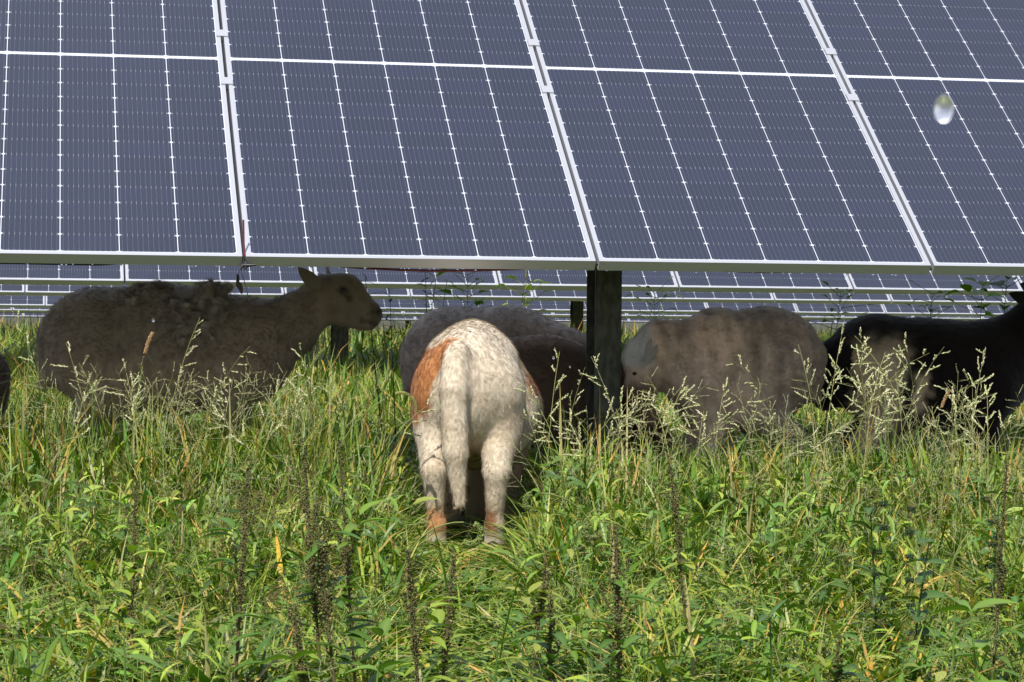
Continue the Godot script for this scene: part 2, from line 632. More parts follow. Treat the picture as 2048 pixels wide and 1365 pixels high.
func materials() -> void:
	mat("alu", lin(0.50, 0.505, 0.53), 0.45, 0.55)
	mat("sheet", lin(0.50, 0.515, 0.57), 0.5)
	for k in 3:
		var m := mat("cell%d" % k, Color.WHITE, 0.35)
		m.metallic_specular = 0.2
		var im := Image.create(256, 128, false, Image.FORMAT_RGB8)
		var j := 1.0 + (k - 1) * 0.07
		im.fill(lin(0.0055 * j, 0.007 * j, 0.024 * (1.0 + (k - 1) * 0.10)))
		for y in range(0, 128, 4):
			im.fill_rect(Rect2i(0, y, 256, 1), lin(0.011 * j, 0.012 * j, 0.025 * j))
		for b in 11:
			var x := int((b + 0.5) * 256.0 / 11.0)
			im.fill_rect(Rect2i(x, 0, 1, 128), lin(0.10, 0.105, 0.13))
			im.fill_rect(Rect2i(x, 0, 2, 10), lin(0.24, 0.25, 0.28))
			im.fill_rect(Rect2i(x, 120, 2, 8), lin(0.24, 0.25, 0.28))
		m.albedo_texture = ImageTexture.create_from_image(im)
	var g := mat("glass", Color(0.9, 0.95, 1.0, 0.03), 0.06)
	g.transparency = BaseMaterial3D.TRANSPARENCY_ALPHA
	g.metallic_specular = 0.27        # anti-reflective solar glass
	var fd := mat("soft_water", Color(1, 1, 1, 0.02), 0.42)
	fd.refraction_enabled = true
	fd.refraction_scale = 0.033
	var w := mat("water", Color(1, 1, 1, 0.02), 0.02)
	w.refraction_enabled = true
	w.refraction_scale = 0.033
	var s := mat("steel", lin(0.30, 0.30, 0.29), 0.7, 0.4)
	var sn := NoiseTexture2D.new()
	var f2 := FastNoiseLite.new()
	f2.frequency = 0.02
	f2.fractal_octaves = 5
	sn.noise = f2
	sn.width = 512
	sn.height = 512
	sn.seamless = true
	var gr := Gradient.new()
	gr.offsets = PackedFloat32Array([0.2, 0.5, 0.8])
	gr.colors = PackedColorArray([lin(0.065, 0.066, 0.048), lin(0.095, 0.095, 0.072), lin(0.13, 0.128, 0.10)])
	sn.color_ramp = gr
	s.albedo_color = Color.WHITE
	s.albedo_texture = sn
	s.uv1_triplanar = true
	s.uv1_scale = Vector3(4, 1.5, 4)
	mat("cable_red", lin(0.13, 0.015, 0.02), 0.5)
	mat("cable_black", lin(0.012, 0.012, 0.014), 0.5)
	mat("brown_plastic", lin(0.05, 0.022, 0.012), 0.5)
	vmat("leaf", 0.42, 0.42, Color(0.60, 0.74, 0.24))
	vmat("dry", 0.7, 0.3, Color(0.35, 0.32, 0.25))
	var e := vmat("hide", 0.9, 0.2)
	e.rim_enabled = true
	e.rim = 0.35
	e.rim_tint = 0.6
	var h := vmat("hair", 0.8, 0.25, Color(0.3, 0.3, 0.3))
	h.rim_enabled = false
	var soil := mat("soil", Color.WHITE, 0.95)
	var so := NoiseTexture2D.new()
	var f3 := FastNoiseLite.new()
	f3.frequency = 0.03
	f3.fractal_octaves = 5
	so.noise = f3
	so.width = 512
	so.height = 512
	so.seamless = true
	var g3 := Gradient.new()
	g3.offsets = PackedFloat32Array([0.25, 0.5, 0.75])
	g3.colors = PackedColorArray([lin(0.02, 0.02, 0.009), lin(0.04, 0.042, 0.015), lin(0.08, 0.07, 0.035)])
	so.color_ramp = g3
	soil.albedo_texture = so
	soil.uv1_world_triplanar = true
	soil.uv1_triplanar = true
	soil.uv1_scale = Vector3(1.3, 1.3, 1.3)

func terrain() -> void:
	var g := Geo.new()
	var xs := []
	var zs := []
	for k in 61:
		var t := (k - 30) / 30.0
		xs.append(t * 6.0 + signf(t) * pow(absf(t), 4.0) * 300.0)
	for k in 91:
		var t := k / 90.0
		zs.append(8.0 - t * 34.0 - pow(t, 5.0) * 320.0)
	for z in zs:
		for x in xs:
			var e := 0.05
			var h := ground(x, z)
			g.v.append(Vector3(x, h, z))
			g.n.append(Vector3(h - ground(x + e, z), e, h - ground(x, z + e)).normalized())
	for b in 90:
		for a in 60:
			var f := b * 61 + a
			g.tri(f, f + 61, f + 1); g.tri(f + 1, f + 61, f + 62)
	tag(put("ground", g.mesh(), M.soil), "uneven soil under the grass of the solar field", "ground", "", "structure")

func row_frame(k: int, s: float) -> Transform3D:              # lower edge of row k at s panels from the seam beneath the hanging connector
	var rise: float = [0.175, 0.178, 0.152, 0.049, -0.012, -0.040, -0.14][k]
	var o := Vector3(-0.8556, EYE + rise, -7.7697) + along * PITCH * s + away * SP * k
	var up := away * cos(TILT) + Vector3.UP * sin(TILT)
	var nn := Vector3.UP * cos(TILT) - away * sin(TILT)
	return Transform3D(Basis(along, nn, -up), o)

func panels() -> void:
	make_panel_meshes()
	var shift := [0.0, -0.143, 0.0, 0.0, 0.0, 0.0, 0.0]
	# phases so that the seams of each row fall where the photograph has them
	shift[2] = 0.28
	shift[3] = 0.42
	var first := [-2, -2, -3, -4, -6, -8, -10]
	var count := [6, 9, 13, 16, 19, 23, 27]
	var dr := [drops_mesh(17, 1.0), drops_mesh(14, 1.0), drops_mesh(20, 1.0)]
	for k in 7:
		for j in count[k]:
			var s: float = first[k] + j + 0.5 + shift[k]
			var label := ""
			var group := ""
			if k == 0:
				group = "solar panels of the front row"
				label = ["front row panel beyond the left edge of the picture", "large front row solar panel at the left edge above the woolly ewe's rump", "large front row solar panel above the woolly ewe's raised head", "large front row solar panel right of the seam above the steel post", "front row solar panel at the right edge above the black sheep", "front row panel beyond the right edge of the picture"][j]
			elif k < 4:
				group = "solar panels of the %s row" % ordinal(k)
				label = "%s panel from the left in the %s row of solar panels behind the front edge" % [ordinal(j), ordinal(k)]
			else:
				group = "solar panels of the far rows"
				label = "distant solar panel in the thin far rows just above the grass line"
			var single: int = [19, 3, 1, 1, 0, 0, 0][k]
			panel(row_frame(k, s), single, dr[j % 3] if k < 4 else null, label, group)
	# racks
	var tube := Geo.new()
	for k in 7:
		var t := row_frame(k, 0)
		var n: int = count[k]
		var x0: float = (first[k] + shift[k]) * PITCH
		var o := thing("panel_rack", ["steel rack and posts carrying the large front row of panels", "steel rack carrying the first row of panels behind the front row", "steel rack carrying the second row of panels behind the front row", "steel rack carrying the third row of panels behind the front row", "steel rack of the fourth row back, far behind the sheep", "steel rack of the fifth row back, near the horizon", "steel rack of the farthest panel row on the horizon"][k], "rack", t, "panel racks")
		var g := Geo.new()
		g.box(Vector3(x0 - 0.1, -0.19, -ML / 2 - 0.05), Vector3(x0 + n * PITCH + 0.1, -0.09, -ML / 2 + 0.05))
		put("torque_tube", g.mesh(), M.steel, o)
		var rail := Geo.new()
		rail.box(Vector3(-0.02, -0.0885, -0.22), Vector3(0.02, -0.0385, 0.22))
		var rm := rail.mesh()
		var sg := Geo.new()
		sg.box(Vector3(-0.0057, -0.027, -ML + 0.01), Vector3(0.0057, -0.021, -0.012))
		var strip := sg.mesh()
		var clamp := Geo.new()
		clamp.box(Vector3(-0.021, 0.0008, -0.022), Vector3(0.021, 0.0048, 0.022))
		clamp.box(Vector3(-0.005, -0.020, -0.020), Vector3(0.005, 0.0006, 0.020))
		var cm := clamp.mesh()
		for j in n + 1:
			var x := x0 + j * PITCH
			put("rail", rm, M.steel, o, Transform3D(Basis(), Vector3(x, 0, -ML / 2)))
			if k < 2 and j > 0 and j < n:
				put("seam_strip", strip, M.cable_black, o, Transform3D(Basis(), Vector3(x, 0, 0)))
			if k < 2:
				for q in [-0.166, 0.166]:
					put("clamp", cm, M.alu, o, Transform3D(Basis(), Vector3(x, 0, -ML / 2 + q)))
		# posts: wide flange beams standing upright under the tube
		var inv := t.affine_inverse()
		var at: float = [1.232, 1.10, -2.17, 0.9, 0.0, 1.0, 0.0][k]
		for j in range(-12, 13):
			var s := at + j * 6.0
			if s < first[k] + shift[k] or s > first[k] + shift[k] + n: continue
			var p := t * Vector3(s * PITCH, -0.14, -ML / 2)
			var low := ground(p.x, p.z) - 0.4
			var g2 := Geo.new()
			var hgt := p.y - low
			g2.box(Vector3(-0.05, 0, 0.069), Vector3(0.05, hgt - 0.06, 0.075))
			g2.box(Vector3(-0.05, 0, -0.075), Vector3(0.05, hgt - 0.06, -0.069))
			g2.box(Vector3(-0.003, 0, -0.0688), Vector3(0.003, hgt - 0.06, 0.0688))
			var w := Transform3D(Basis(along, Vector3.UP, -away), Vector3(p.x, low, p.z))
			put("post", g2.mesh(), M.steel, o, inv * w)
	# loose cables below the front edge
	cable([px(660, 531, 7.92), px(720, 536, 7.92), px(800, 540, 7.93), px(870, 542, 7.95), px(960, 541, 7.97), px(1040, 538, 8.0), px(1090, 533, 8.02)], 0.0042, M.cable_red, "dark red cable sagging below the frame above the cream sheep")
	cable([px(-40, 526, 7.66), px(60, 527.5, 7.7), px(130, 529, 7.72), px(200, 530, 7.74), px(250, 526, 7.75)], 0.003, M.cable_black, "black cable sagging below the left end of the front frame")
	cable([px(1380, 538, 8.22), px(1440, 542, 8.26), px(1520, 544.5, 8.3), px(1600, 544.5, 8.35), px(1670, 541, 8.4)], 0.0038, M.cable_red, "dark red cable sagging below the frame right of the steel post")
	var h := thing("hanging_connector", "black plug and dangling lead hanging from the seam above the woolly ewe", "connector", Transform3D(Basis(), px(488, 520, 7.78)))
	var rel := func(u: float, v: float) -> Vector3: return px(u, v, 7.775) - px(488, 520, 7.78)
	var g := Geo.new()
	g.tube([rel.call(486.5, 440), rel.call(487.5, 500), rel.call(488, 514)], [0.003, 0.003, 0.003], 6, Color.WHITE, Color.WHITE)
	put("red_lead", g.mesh(), M.cable_red, h)
	g = Geo.new()
	g.tube([rel.call(487, 512), rel.call(487, 520), rel.call(486, 528)], [0.0035, 0.0045, 0.003], 7, Color.WHITE, Color.WHITE)
	g.tube([rel.call(481, 537), rel.call(486, 531), rel.call(497, 531), rel.call(507, 530), rel.call(511, 530)], [0.003, 0.006, 0.006, 0.0035, 0.004], 7, Color.WHITE, Color.WHITE)
	g.tube([rel.call(489, 529), rel.call(491, 538), rel.call(493, 540)], [0.005, 0.0055, 0.002], 7, Color.WHITE, Color.WHITE)
	put("plug", g.mesh(), M.cable_black, h)
	g = Geo.new()
	g.tube([rel.call(482, 536), rel.call(484, 550), rel.call(488, 562), rel.call(493, 580), rel.call(497, 600)], [0.0014, 0.0014, 0.0014, 0.0014, 0.0014], 5, Color.WHITE, Color.WHITE)
	put("lead", g.mesh(), M.cable_black, h)
	var tw := thing("cable_tie_tag", "small brown tag hanging on a thread before the second panel row", "tag", Transform3D(Basis(), px(478, 570, 8.0)))
	var r2 := func(u: float, v: float) -> Vector3: return px(u, v, 8.0) - px(478, 570, 8.0)
	g = Geo.new()
	g.tube([r2.call(475, 549), r2.call(475.5, 556), r2.call(475, 564)], [0.004, 0.005, 0.006], 7, Color.WHITE, Color.WHITE)
	put("plug", g.mesh(), M.cable_black, tw)
	g = Geo.new()
	g.tube([r2.call(474, 563), r2.call(477, 570), r2.call(482, 579), r2.call(483, 588)], [0.004, 0.010, 0.008, 0.003], 7, Color.WHITE, Color.WHITE)
	put("sleeve", g.mesh(), M.brown_plastic, tw)
	g = Geo.new()
	g.tube([r2.call(475, 549), r2.call(480, 540), r2.call(485, 520)], [0.0006, 0.0006, 0.0006], 4, Color.WHITE, Color.WHITE)
	put("thread", g.mesh(), M.cable_black, tw)
	# drops falling from the frames
	var fall := [[1888.0, 218.0, 1.15, 0.0046, "big falling water drop in the air before the rightmost panel"], [306.0, 641.0, 7.4, 0.0040, "tiny falling water drop before the woolly ewe's dark flank"], [1107.0, 716.0, 7.6, 0.0036, "tiny falling water drop before the dark brown sheep"], [1140.0, 734.0, 7.9, 0.003, "faint falling water drop low before the dark brown sheep"]]
	for q in fall:
		g = Geo.new()
		g.ball(Vector3.ZERO, Vector3(q[3], q[3] * 1.45, q[3]), 14, 20)
		tag(put("water_drop", g.mesh(), M.soft_water if q[2] < 2.0 else M.water, null, Transform3D(Basis(), px(q[0], q[1], q[2]))), q[4], "water drop", "falling water drops")

func cable(pts: Array, r: float, m: Material, label: String) -> void:
	var c := Curve3D.new()
	for k in pts.size():
		var d: Vector3 = (pts[mini(k + 1, pts.size() - 1)] - pts[maxi(k - 1, 0)]) / 6.0
		c.add_point(pts[k] - pts[0], -d, d)
	var fine := []
	var rad := []
	for k in 33:
		fine.append(c.sample_baked(c.get_baked_length() * k / 32.0))
		rad.append(r)
	var g := Geo.new()
	g.tube(fine, rad, 7, Color.WHITE, Color.WHITE)
	g.c.clear()
	tag(put("cable", g.mesh(), m, null, Transform3D(Basis(), pts[0])), label, "cable")

# ------------------------------------------------------------------ sheep
var foot := []                                                 # footprints: centre, half size along x and z

func stand(called: String, label: String, u: float, depth: float, turn: float, lift := 0.0) -> Node3D:
	var p := on_ground(u, depth) + Vector3(0, lift, 0)
	return thing(called, label, "sheep", Transform3D(Basis(Vector3.UP, turn), p))

func eye(parent: Node, p: Vector3, r := 0.012) -> void:
	var g := Geo.new()
	g.ball(Vector3.ZERO, Vector3(r * 1.3, r, r * 0.7), 6, 10)
	put("eye", g.mesh(), M.cable_black, parent, Transform3D(Basis(), p))

func ear(parent: Node, p: Vector3, dir: Vector3, face: Vector3, l: float, w: float, m: Material) -> Node3D:
	var x := dir.normalized()
	var z := (face - x * face.dot(x)).normalized()
	return put("ear", ear_mesh(l, w), m, parent, Transform3D(Basis(x, z.cross(x), z), p))

func sheep() -> void:
	var mott := func(p: Vector3, f: float) -> float: return noise.get_noise_3d(p.x * f * 50, p.y * f * 50, p.z * f * 50)
	var all := func(_p: Vector3, _n: Vector3) -> bool: return true
	mat("ear_grey", lin(0.26, 0.215, 0.17), 0.9)
	mat("ear_tan", lin(0.36, 0.33, 0.295), 0.9)
	mat("ear_black", lin(0.01, 0.01, 0.01), 0.9)
	mat("ear_white", lin(0.55, 0.52, 0.47), 0.9)
	mat("tag_teal", lin(0.06, 0.30, 0.32), 0.5)

	# 1. the woolly ewe at the left, looking right
	var o := stand("woolly_ewe", "dark tan ewe with shedding fleece on her back and head raised, facing right", 80, 9.0, 0.0)
	foot.append([o.position + Vector3(0.5, 0, 0), 0.52, 0.2])
	var b := []
	b.append(B(0.205, 0.590, 0, 0.212, 0.50, 0.575, 0, 0.225, 0.86, 0.06))
	b.append(B(0.50, 0.575, 0, 0.225, 0.73, 0.570, 0, 0.205, 0.86, 0.06))
	b.append(B(0.76, 0.585, 0, 0.155, 0.92, 0.665, 0, 0.105, 0.75, 0.05))
	b.append(B(0.92, 0.665, 0, 0.105, 1.02, 0.755, 0, 0.078, 0.72, 0.04))
	b.append(B(1.045, 0.782, 0, 0.077, 1.12, 0.785, 0, 0.074, 0.78, 0.03))
	b.append(B(1.12, 0.785, 0, 0.070, 1.222, 0.715, 0, 0.042, 0.75, 0.03))
	b.append(B(1.05, 0.735, 0, 0.060, 1.205, 0.685, 0, 0.036, 0.72, 0.03))
	b.append(B(0.035, 0.64, 0, 0.035, 0.018, 0.45, 0, 0.024, 1.0, 0.03))
	legs(b, 0.2, 0.56, 0.10, 0.74, 0.55, 0.10)
	var paint := func(p: Vector3, n: Vector3) -> Color:
		var c := Color(0.27, 0.215, 0.15).lerp(Color(0.48, 0.37, 0.25), ss(0.62, 0.42, p.y) * ss(1.0, 0.8, p.x))
		c = c.lerp(Color(0.42, 0.38, 0.32), ss(0.72, 0.82, p.y) * ss(1.0, 0.7, p.x))
		c = c * (1.0 + 0.35 * mott.call(p, 9.0))
		if p.x > 1.215 and p.y < 0.75: c = c * 0.7
		c = c * (1.0 - 0.75 * ss(0.030, 0.012, Vector2(p.x - 1.120, (p.y - 0.797) * 1.4).length()))
		c = c * (1.0 - 0.6 * ss(0.022, 0.008, Vector2(p.x - 1.142, p.y - 0.770).length()))
		c = c * (1.0 - 0.7 * ss(0.018, 0.006, Vector2(p.x - 1.248, p.y - 0.722).length()))
		c = c * (1.0 - 0.5 * ss(0.012, 0.004, absf(p.y - 0.688 + (p.x - 1.2) * 0.3)) * ss(1.17, 1.19, p.x))
		return Color(c.r, c.g, c.b)
	var g := body(b, 0.0125, paint, 0.006, 26.0)
	put("body", g.mesh(), M.hide, o)
	fur(g, 15000, 0.020, 0.0022, 0.45, Vector3(-0.5, -0.7, 0), o, M.hair, func(p: Vector3, _n: Vector3) -> bool: return p.x < 1.03 or rng.randf() < 0.25)
	ear(o, Vector3(1.035, 0.805, 0.055), Vector3(-0.70, 0.68, 0.22), Vector3(0.1, -0.1, 1), 0.115, 0.056, M.ear_grey)
	ear(o, Vector3(1.055, 0.850, -0.045), Vector3(-0.15, 0.45, -0.8), Vector3(0.8, 0, 0.4), 0.09, 0.055, M.ear_grey)
	eye(o, Vector3(1.118, 0.800, 0.053), 0.013)
	# matted fleece
	var lumps := []
	for k in 60:
		var t := rng.randf()
		var x := 0.34 + 0.34 * t
		var h := 0.785 - (0.16 * rng.randf() if t > 0.4 else 0.04 * rng.randf()) + 0.015 * sin(t * 9.0)
		var r := R(0.014, 0.028)
		var d := sqrt(maxf(0.0, 0.226 * 0.226 - pow(h - 0.575, 2))) * 0.86
		lumps.append(B(x, h, d + R(-0.012, 0.006), r, x + R(-0.06, 0.06), h + R(-0.03, 0.03), d - R(0, 0.04), r * 0.6, 1.0, 0.010))
	for k in 10:
		lumps.append(B(R(0.60, 0.67), R(0.72, 0.815), R(0.02, 0.15), R(0.016, 0.028), R(0.60, 0.68), R(0.74, 0.81), R(0.0, 0.12), R(0.012, 0.022), 1.0, 0.010))
		lumps.append(B(R(0.40, 0.47), R(0.77, 0.805), R(-0.05, 0.13), R(0.014, 0.024), R(0.40, 0.5), R(0.77, 0.805), R(-0.05, 0.1), R(0.012, 0.02), 1.0, 0.010))
	var wool := func(p: Vector3, n: Vector3) -> Color:
		var c: Color = Color(0.36, 0.31, 0.245) * (1.0 + 0.7 * mott.call(p, 22.0))
		return Color(c.r, c.g, c.b)
	var wg := body(lumps, 0.008, wool, 0.010, 60.0)
	var wo := put("shedding_fleece", wg.mesh(), M.hide, o)
	fur(wg, 6000, 0.022, 0.0020, 0.7, Vector3(-0.3, -0.5, 0.2), wo, M.hair, all)

	# 2. the cream sheep seen from behind
	o = stand("cream_sheep", "cream sheep with rust brown hip patch seen from behind, grazing in the sun", 930, 7.42, PI / 2 - 0.06)
	foot.append([o.position + Vector3(0.03, 0, -0.42), 0.18, 0.5])
	b = []
	b.append(B(0.165, 0.510, 0, 0.198, 0.30, 0.530, 0, 0.185, 0.70, 0.05))
	b.append(B(0.30, 0.535, 0, 0.175, 0.74, 0.520, 0, 0.165, 0.80, 0.06))
	b.append(B(0.40, 0.435, 0.005, 0.185, 0.66, 0.430, 0.005, 0.185, 1.08, 0.05))
	for s in [-1.0, 1.0]:
		b.append(B(0.10, 0.560, 0.062 * s, 0.078, 0.24, 0.595, 0.064 * s, 0.084, 1.0, 0.04))
	b.append(B(0.74, 0.50, 0, 0.14, 0.88, 0.34, 0, 0.10, 0.8, 0.06))
	b.append(B(0.88, 0.34, 0, 0.095, 0.90, 0.20, -0.02, 0.072, 0.8, 0.05))
	b.append(B(0.90, 0.19, -0.02, 0.074, 0.84, 0.07, -0.025, 0.044, 0.85, 0.03))
	b.append(B(-0.012, 0.625, -0.028, 0.040, -0.050, 0.52, -0.030, 0.041, 1.0, 0.035))
	b.append(B(-0.050, 0.52, -0.030, 0.041, -0.058, 0.33, -0.022, 0.040, 1.0, 0.012))
	b.append(B(-0.058, 0.33, -0.022, 0.036, -0.050, 0.175, -0.008, 0.018, 1.0, 0.012))
	b.append(B(0.16, 0.40, 0.0, 0.075, 0.24, 0.37, 0.0, 0.085, 0.9, 0.03))
	for s in [-1.0, 1.0]:
		var zz: float = 0.098 * s
		b.append(B(0.13, 0.50, zz, 0.100, 0.15, 0.40, zz, 0.086, 0.8, 0.05))
		b.append(B(0.15, 0.42, zz, 0.084, 0.06, 0.27, zz * 0.98, 0.049, 0.86, 0.03))
		b.append(B(0.045, 0.265, zz * 0.98, 0.038, 0.075, 0.10, zz * 0.92, 0.024, 1.0, 0.015))
		b.append(B(0.075, 0.10, zz * 0.92, 0.030, 0.10, 0.028, zz * 0.92, 0.034, 1.0, 0.02))
		b.append(B(0.70, 0.42, zz, 0.09, 0.69, 0.32, zz, 0.055, 1.0, 0.04))
		b.append(B(0.69, 0.32, zz, 0.05, 0.71, 0.08, zz, 0.028, 1.0, 0.03))
		b.append(B(0.71, 0.08, zz, 0.03, 0.73, 0.025, zz, 0.034, 1.0, 0.02))
	var patch := func(p: Vector3) -> float:
		var e: float = 0.020 * mott.call(p, 18.0) + 0.010 * mott.call(p, 50.0)
		var right := -0.052 - 0.055 * ss(0.675, 0.55, p.y) + 0.020 * ss(0.52, 0.56, p.y) - 0.04 * ss(0.47, 0.41, p.y) + e
		var low := 0.405 + e + 0.18 * maxf(0.0, -0.13 - p.z)
		var top := 0.668 + e - maxf(0.0, -0.06 - p.z) * 0.35
		var rear := ss(0.30, 0.26, p.x + e)
		return ss(0.004, -0.006, p.z - right) * ss(-0.006, 0.006, p.y - low) * ss(0.006, -0.006, p.y - top) * rear if p.x > -0.035 else 0.0
	paint = func(p: Vector3, n: Vector3) -> Color:
		var c := Color(0.53, 0.455, 0.35)
		c = c.lerp(Color(0.42, 0.325, 0.215), clampf(0.18 + 0.8 * mott.call(p, 7.0), 0, 0.5) * ss(0.66, 0.50, p.y))
		c = c.lerp(Color(0.40, 0.29, 0.19), ss(0.09, 0.02, absf(p.z + 0.0)) * ss(0.50, 0.40, p.y) * ss(0.0, 0.10, p.x))
		c = c.lerp(Color(0.60, 0.38, 0.32), ss(0.52, 0.56, p.y) * ss(0.02, 0.0, absf(p.z - 0.025)) * ss(0.62, 0.56, p.y) * 0.25)
		c = c.lerp(Color(0.36, 0.150, 0.055), patch.call(p))
		c = c.lerp(Color(0.36, 0.17, 0.07), ss(0.15, 0.17, p.z + 0.02 * mott.call(p, 15.0)) * ss(0.32, 0.36, p.x) * ss(0.47, 0.50, p.y))
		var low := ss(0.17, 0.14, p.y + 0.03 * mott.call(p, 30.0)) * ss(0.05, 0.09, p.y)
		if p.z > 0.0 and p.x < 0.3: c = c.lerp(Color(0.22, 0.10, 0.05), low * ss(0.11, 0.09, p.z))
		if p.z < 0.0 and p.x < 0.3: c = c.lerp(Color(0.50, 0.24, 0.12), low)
		if p.x > 0.6 and p.y < 0.3 and absf(p.z) > 0.075: c = c.lerp(Color(0.55, 0.30, 0.22), 0.6)
		if p.y < 0.045: c = Color(0.08, 0.06, 0.05)
		return Color(c.r, c.g, c.b)
	g = body(b, 0.0085, paint, 0.0022, 30.0)
	put("body", g.mesh(), M.hide, o)
	fur(g, 42000, 0.017, 0.0013, 0.30, Vector3(-0.35, -0.9, 0), o, M.hair, func(p: Vector3, _n: Vector3) -> bool: return p.x < 0.7 and p.y > 0.1)
	ear(o, Vector3(0.90, 0.22, -0.075), Vector3(-0.1, 0.15, -1), Vector3(-1, 0, 0), 0.1, 0.05, M.ear_white)
	ear(o, Vector3(0.90, 0.22, 0.035), Vector3(-0.1, 0.15, 1), Vector3(-1, 0, 0), 0.1, 0.05, M.ear_white)
	eye(o, Vector3(0.825, 0.155, -0.058), 0.012)
	eye(o, Vector3(0.825, 0.155, 0.018), 0.012)

	# 3. grey sheep behind it
	o = stand("grey_sheep", "smooth grey sheep grazing with arched back behind the cream sheep", 805, 10.2, -0.18, -0.03)
	foot.append([o.position + Vector3(0.4, 0, 0), 0.45, 0.2])
	b = []
	b.append(B(0.215, 0.555, 0, 0.215, 0.46, 0.545, 0, 0.215, 0.86, 0.06))
	b.append(B(0.46, 0.545, 0, 0.215, 0.66, 0.50, 0, 0.19, 0.86, 0.06))
	b.append(B(0.66, 0.50, 0, 0.15, 0.82, 0.38, 0, 0.10, 0.78, 0.06))
	b.append(B(0.82, 0.38, 0, 0.10, 0.90, 0.22, 0, 0.075, 0.78, 0.04))
	b.append(B(0.90, 0.22, 0, 0.07, 0.94, 0.08, 0, 0.042, 0.8, 0.03))
	b.append(B(0.04, 0.58, 0, 0.035, 0.03, 0.42, 0, 0.024, 1.0, 0.04))
	legs(b, 0.2, 0.54, 0.10, 0.64, 0.50, 0.10)
	paint = func(p: Vector3, n: Vector3) -> Color:
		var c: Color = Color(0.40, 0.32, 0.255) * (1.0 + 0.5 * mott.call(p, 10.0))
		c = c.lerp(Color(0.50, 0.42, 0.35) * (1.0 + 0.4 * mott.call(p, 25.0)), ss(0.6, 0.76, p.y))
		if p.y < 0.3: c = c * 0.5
		return Color(c.r, c.g, c.b)
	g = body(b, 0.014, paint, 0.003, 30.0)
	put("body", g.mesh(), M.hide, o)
	fur(g, 11000, 0.019, 0.0024, 0.45, Vector3(-0.6, -0.6, 0), o, M.hair, all)
	ear(o, Vector3(0.88, 0.26, 0.05), Vector3(0, 0.1, 1), Vector3(1, 0, 0), 0.1, 0.05, M.ear_grey)
	ear(o, Vector3(0.88, 0.26, -0.05), Vector3(0, 0.1, -1), Vector3(1, 0, 0), 0.1, 0.05, M.ear_grey)

	# 4. dark brown sheep between the cream sheep and the post
	o = stand("dark_brown_sheep", "dark brown sheep grazing in shade between the cream sheep and the steel post", 862, 9.45, -0.04, -0.055)
	foot.append([o.position + Vector3(0.4, 0, 0), 0.42, 0.2])
	b = []
	b.append(B(0.20, 0.46, 0, 0.20, 0.45, 0.455, 0, 0.205, 0.86, 0.06))
	b.append(B(0.45, 0.455, 0, 0.205, 0.62, 0.44, 0, 0.18, 0.86, 0.06))
	b.append(B(0.62, 0.45, 0, 0.13, 0.76, 0.40, 0, 0.10, 0.78, 0.06))
	b.append(B(0.76, 0.40, 0, 0.09, 0.86, 0.27, 0, 0.07, 0.78, 0.04))
	b.append(B(0.86, 0.27, 0, 0.07, 0.91, 0.12, 0, 0.042, 0.8, 0.03))
	b.append(B(0.04, 0.50, 0, 0.035, 0.03, 0.36, 0, 0.024, 1.0, 0.04))
	legs(b, 0.2, 0.47, 0.10, 0.60, 0.44, 0.10)
	paint = func(p: Vector3, n: Vector3) -> Color:
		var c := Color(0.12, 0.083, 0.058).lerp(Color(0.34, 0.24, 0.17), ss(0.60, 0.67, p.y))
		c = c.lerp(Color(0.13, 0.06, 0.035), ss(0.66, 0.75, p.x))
		c = c * (1.0 + 0.3 * mott.call(p, 12.0))
		return Color(c.r, c.g, c.b)
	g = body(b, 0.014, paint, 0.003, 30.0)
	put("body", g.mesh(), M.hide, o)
	fur(g, 9000, 0.018, 0.0022, 0.45, Vector3(-0.6, -0.6, 0), o, M.hair, all)
	ear(o, Vector3(0.85, 0.31, 0.05), Vector3(0, 0.1, 1), Vector3(1, 0, 0), 0.1, 0.05, M.ear_grey)
	ear(o, Vector3(0.85, 0.31, -0.05), Vector3(0, 0.1, -1), Vector3(1, 0, 0), 0.1, 0.05, M.ear_grey)
	var far := o.duplicate() as Node3D
	far.name = numbered("dark_brown_sheep")
	add_child(far)
	var fp := on_ground(16, 9.3)
	far.transform = Transform3D(Basis(Vector3.UP, PI + 0.1), fp - Vector3(0, 0.02, 0))
	tag(far, "dark sheep mostly cut off by the left edge of the picture", "sheep")

	# 5. tan sheep right of the post, facing left
	o = stand("tan_sheep", "tan grey sheep with teal ear tag lowering its head beside the steel post", 1648, 9.1, PI + 0.12)
	foot.append([o.position + Vector3(-0.36, 0, 0), 0.4, 0.2])
	b = []
	b.append(B(0.205, 0.550, 0, 0.205, 0.235, 0.550, 0, 0.205, 0.86, 0.05))
	b.append(B(0.25, 0.505, 0, 0.180, 0.40, 0.49, 0, 0.19, 0.88, 0.025))
	b.append(B(0.40, 0.582, 0, 0.168, 0.45, 0.54, 0, 0.185, 0.86, 0.02))
	b.append(B(0.48, 0.57, 0, 0.135, 0.62, 0.595, 0, 0.105, 0.76, 0.03))
	b.append(B(0.62, 0.595, 0, 0.100, 0.675, 0.56, 0, 0.082, 0.76, 0.025))
	b.append(B(0.675, 0.56, 0, 0.078, 0.69, 0.46, 0, 0.062, 0.8, 0.025))
	b.append(B(0.69, 0.46, 0, 0.058, 0.675, 0.34, 0, 0.042, 0.8, 0.03))
	b.append(B(0.04, 0.58, 0, 0.035, 0.03, 0.42, 0, 0.024, 1.0, 0.04))
	legs(b, 0.2, 0.54, 0.10, 0.47, 0.50, 0.10)
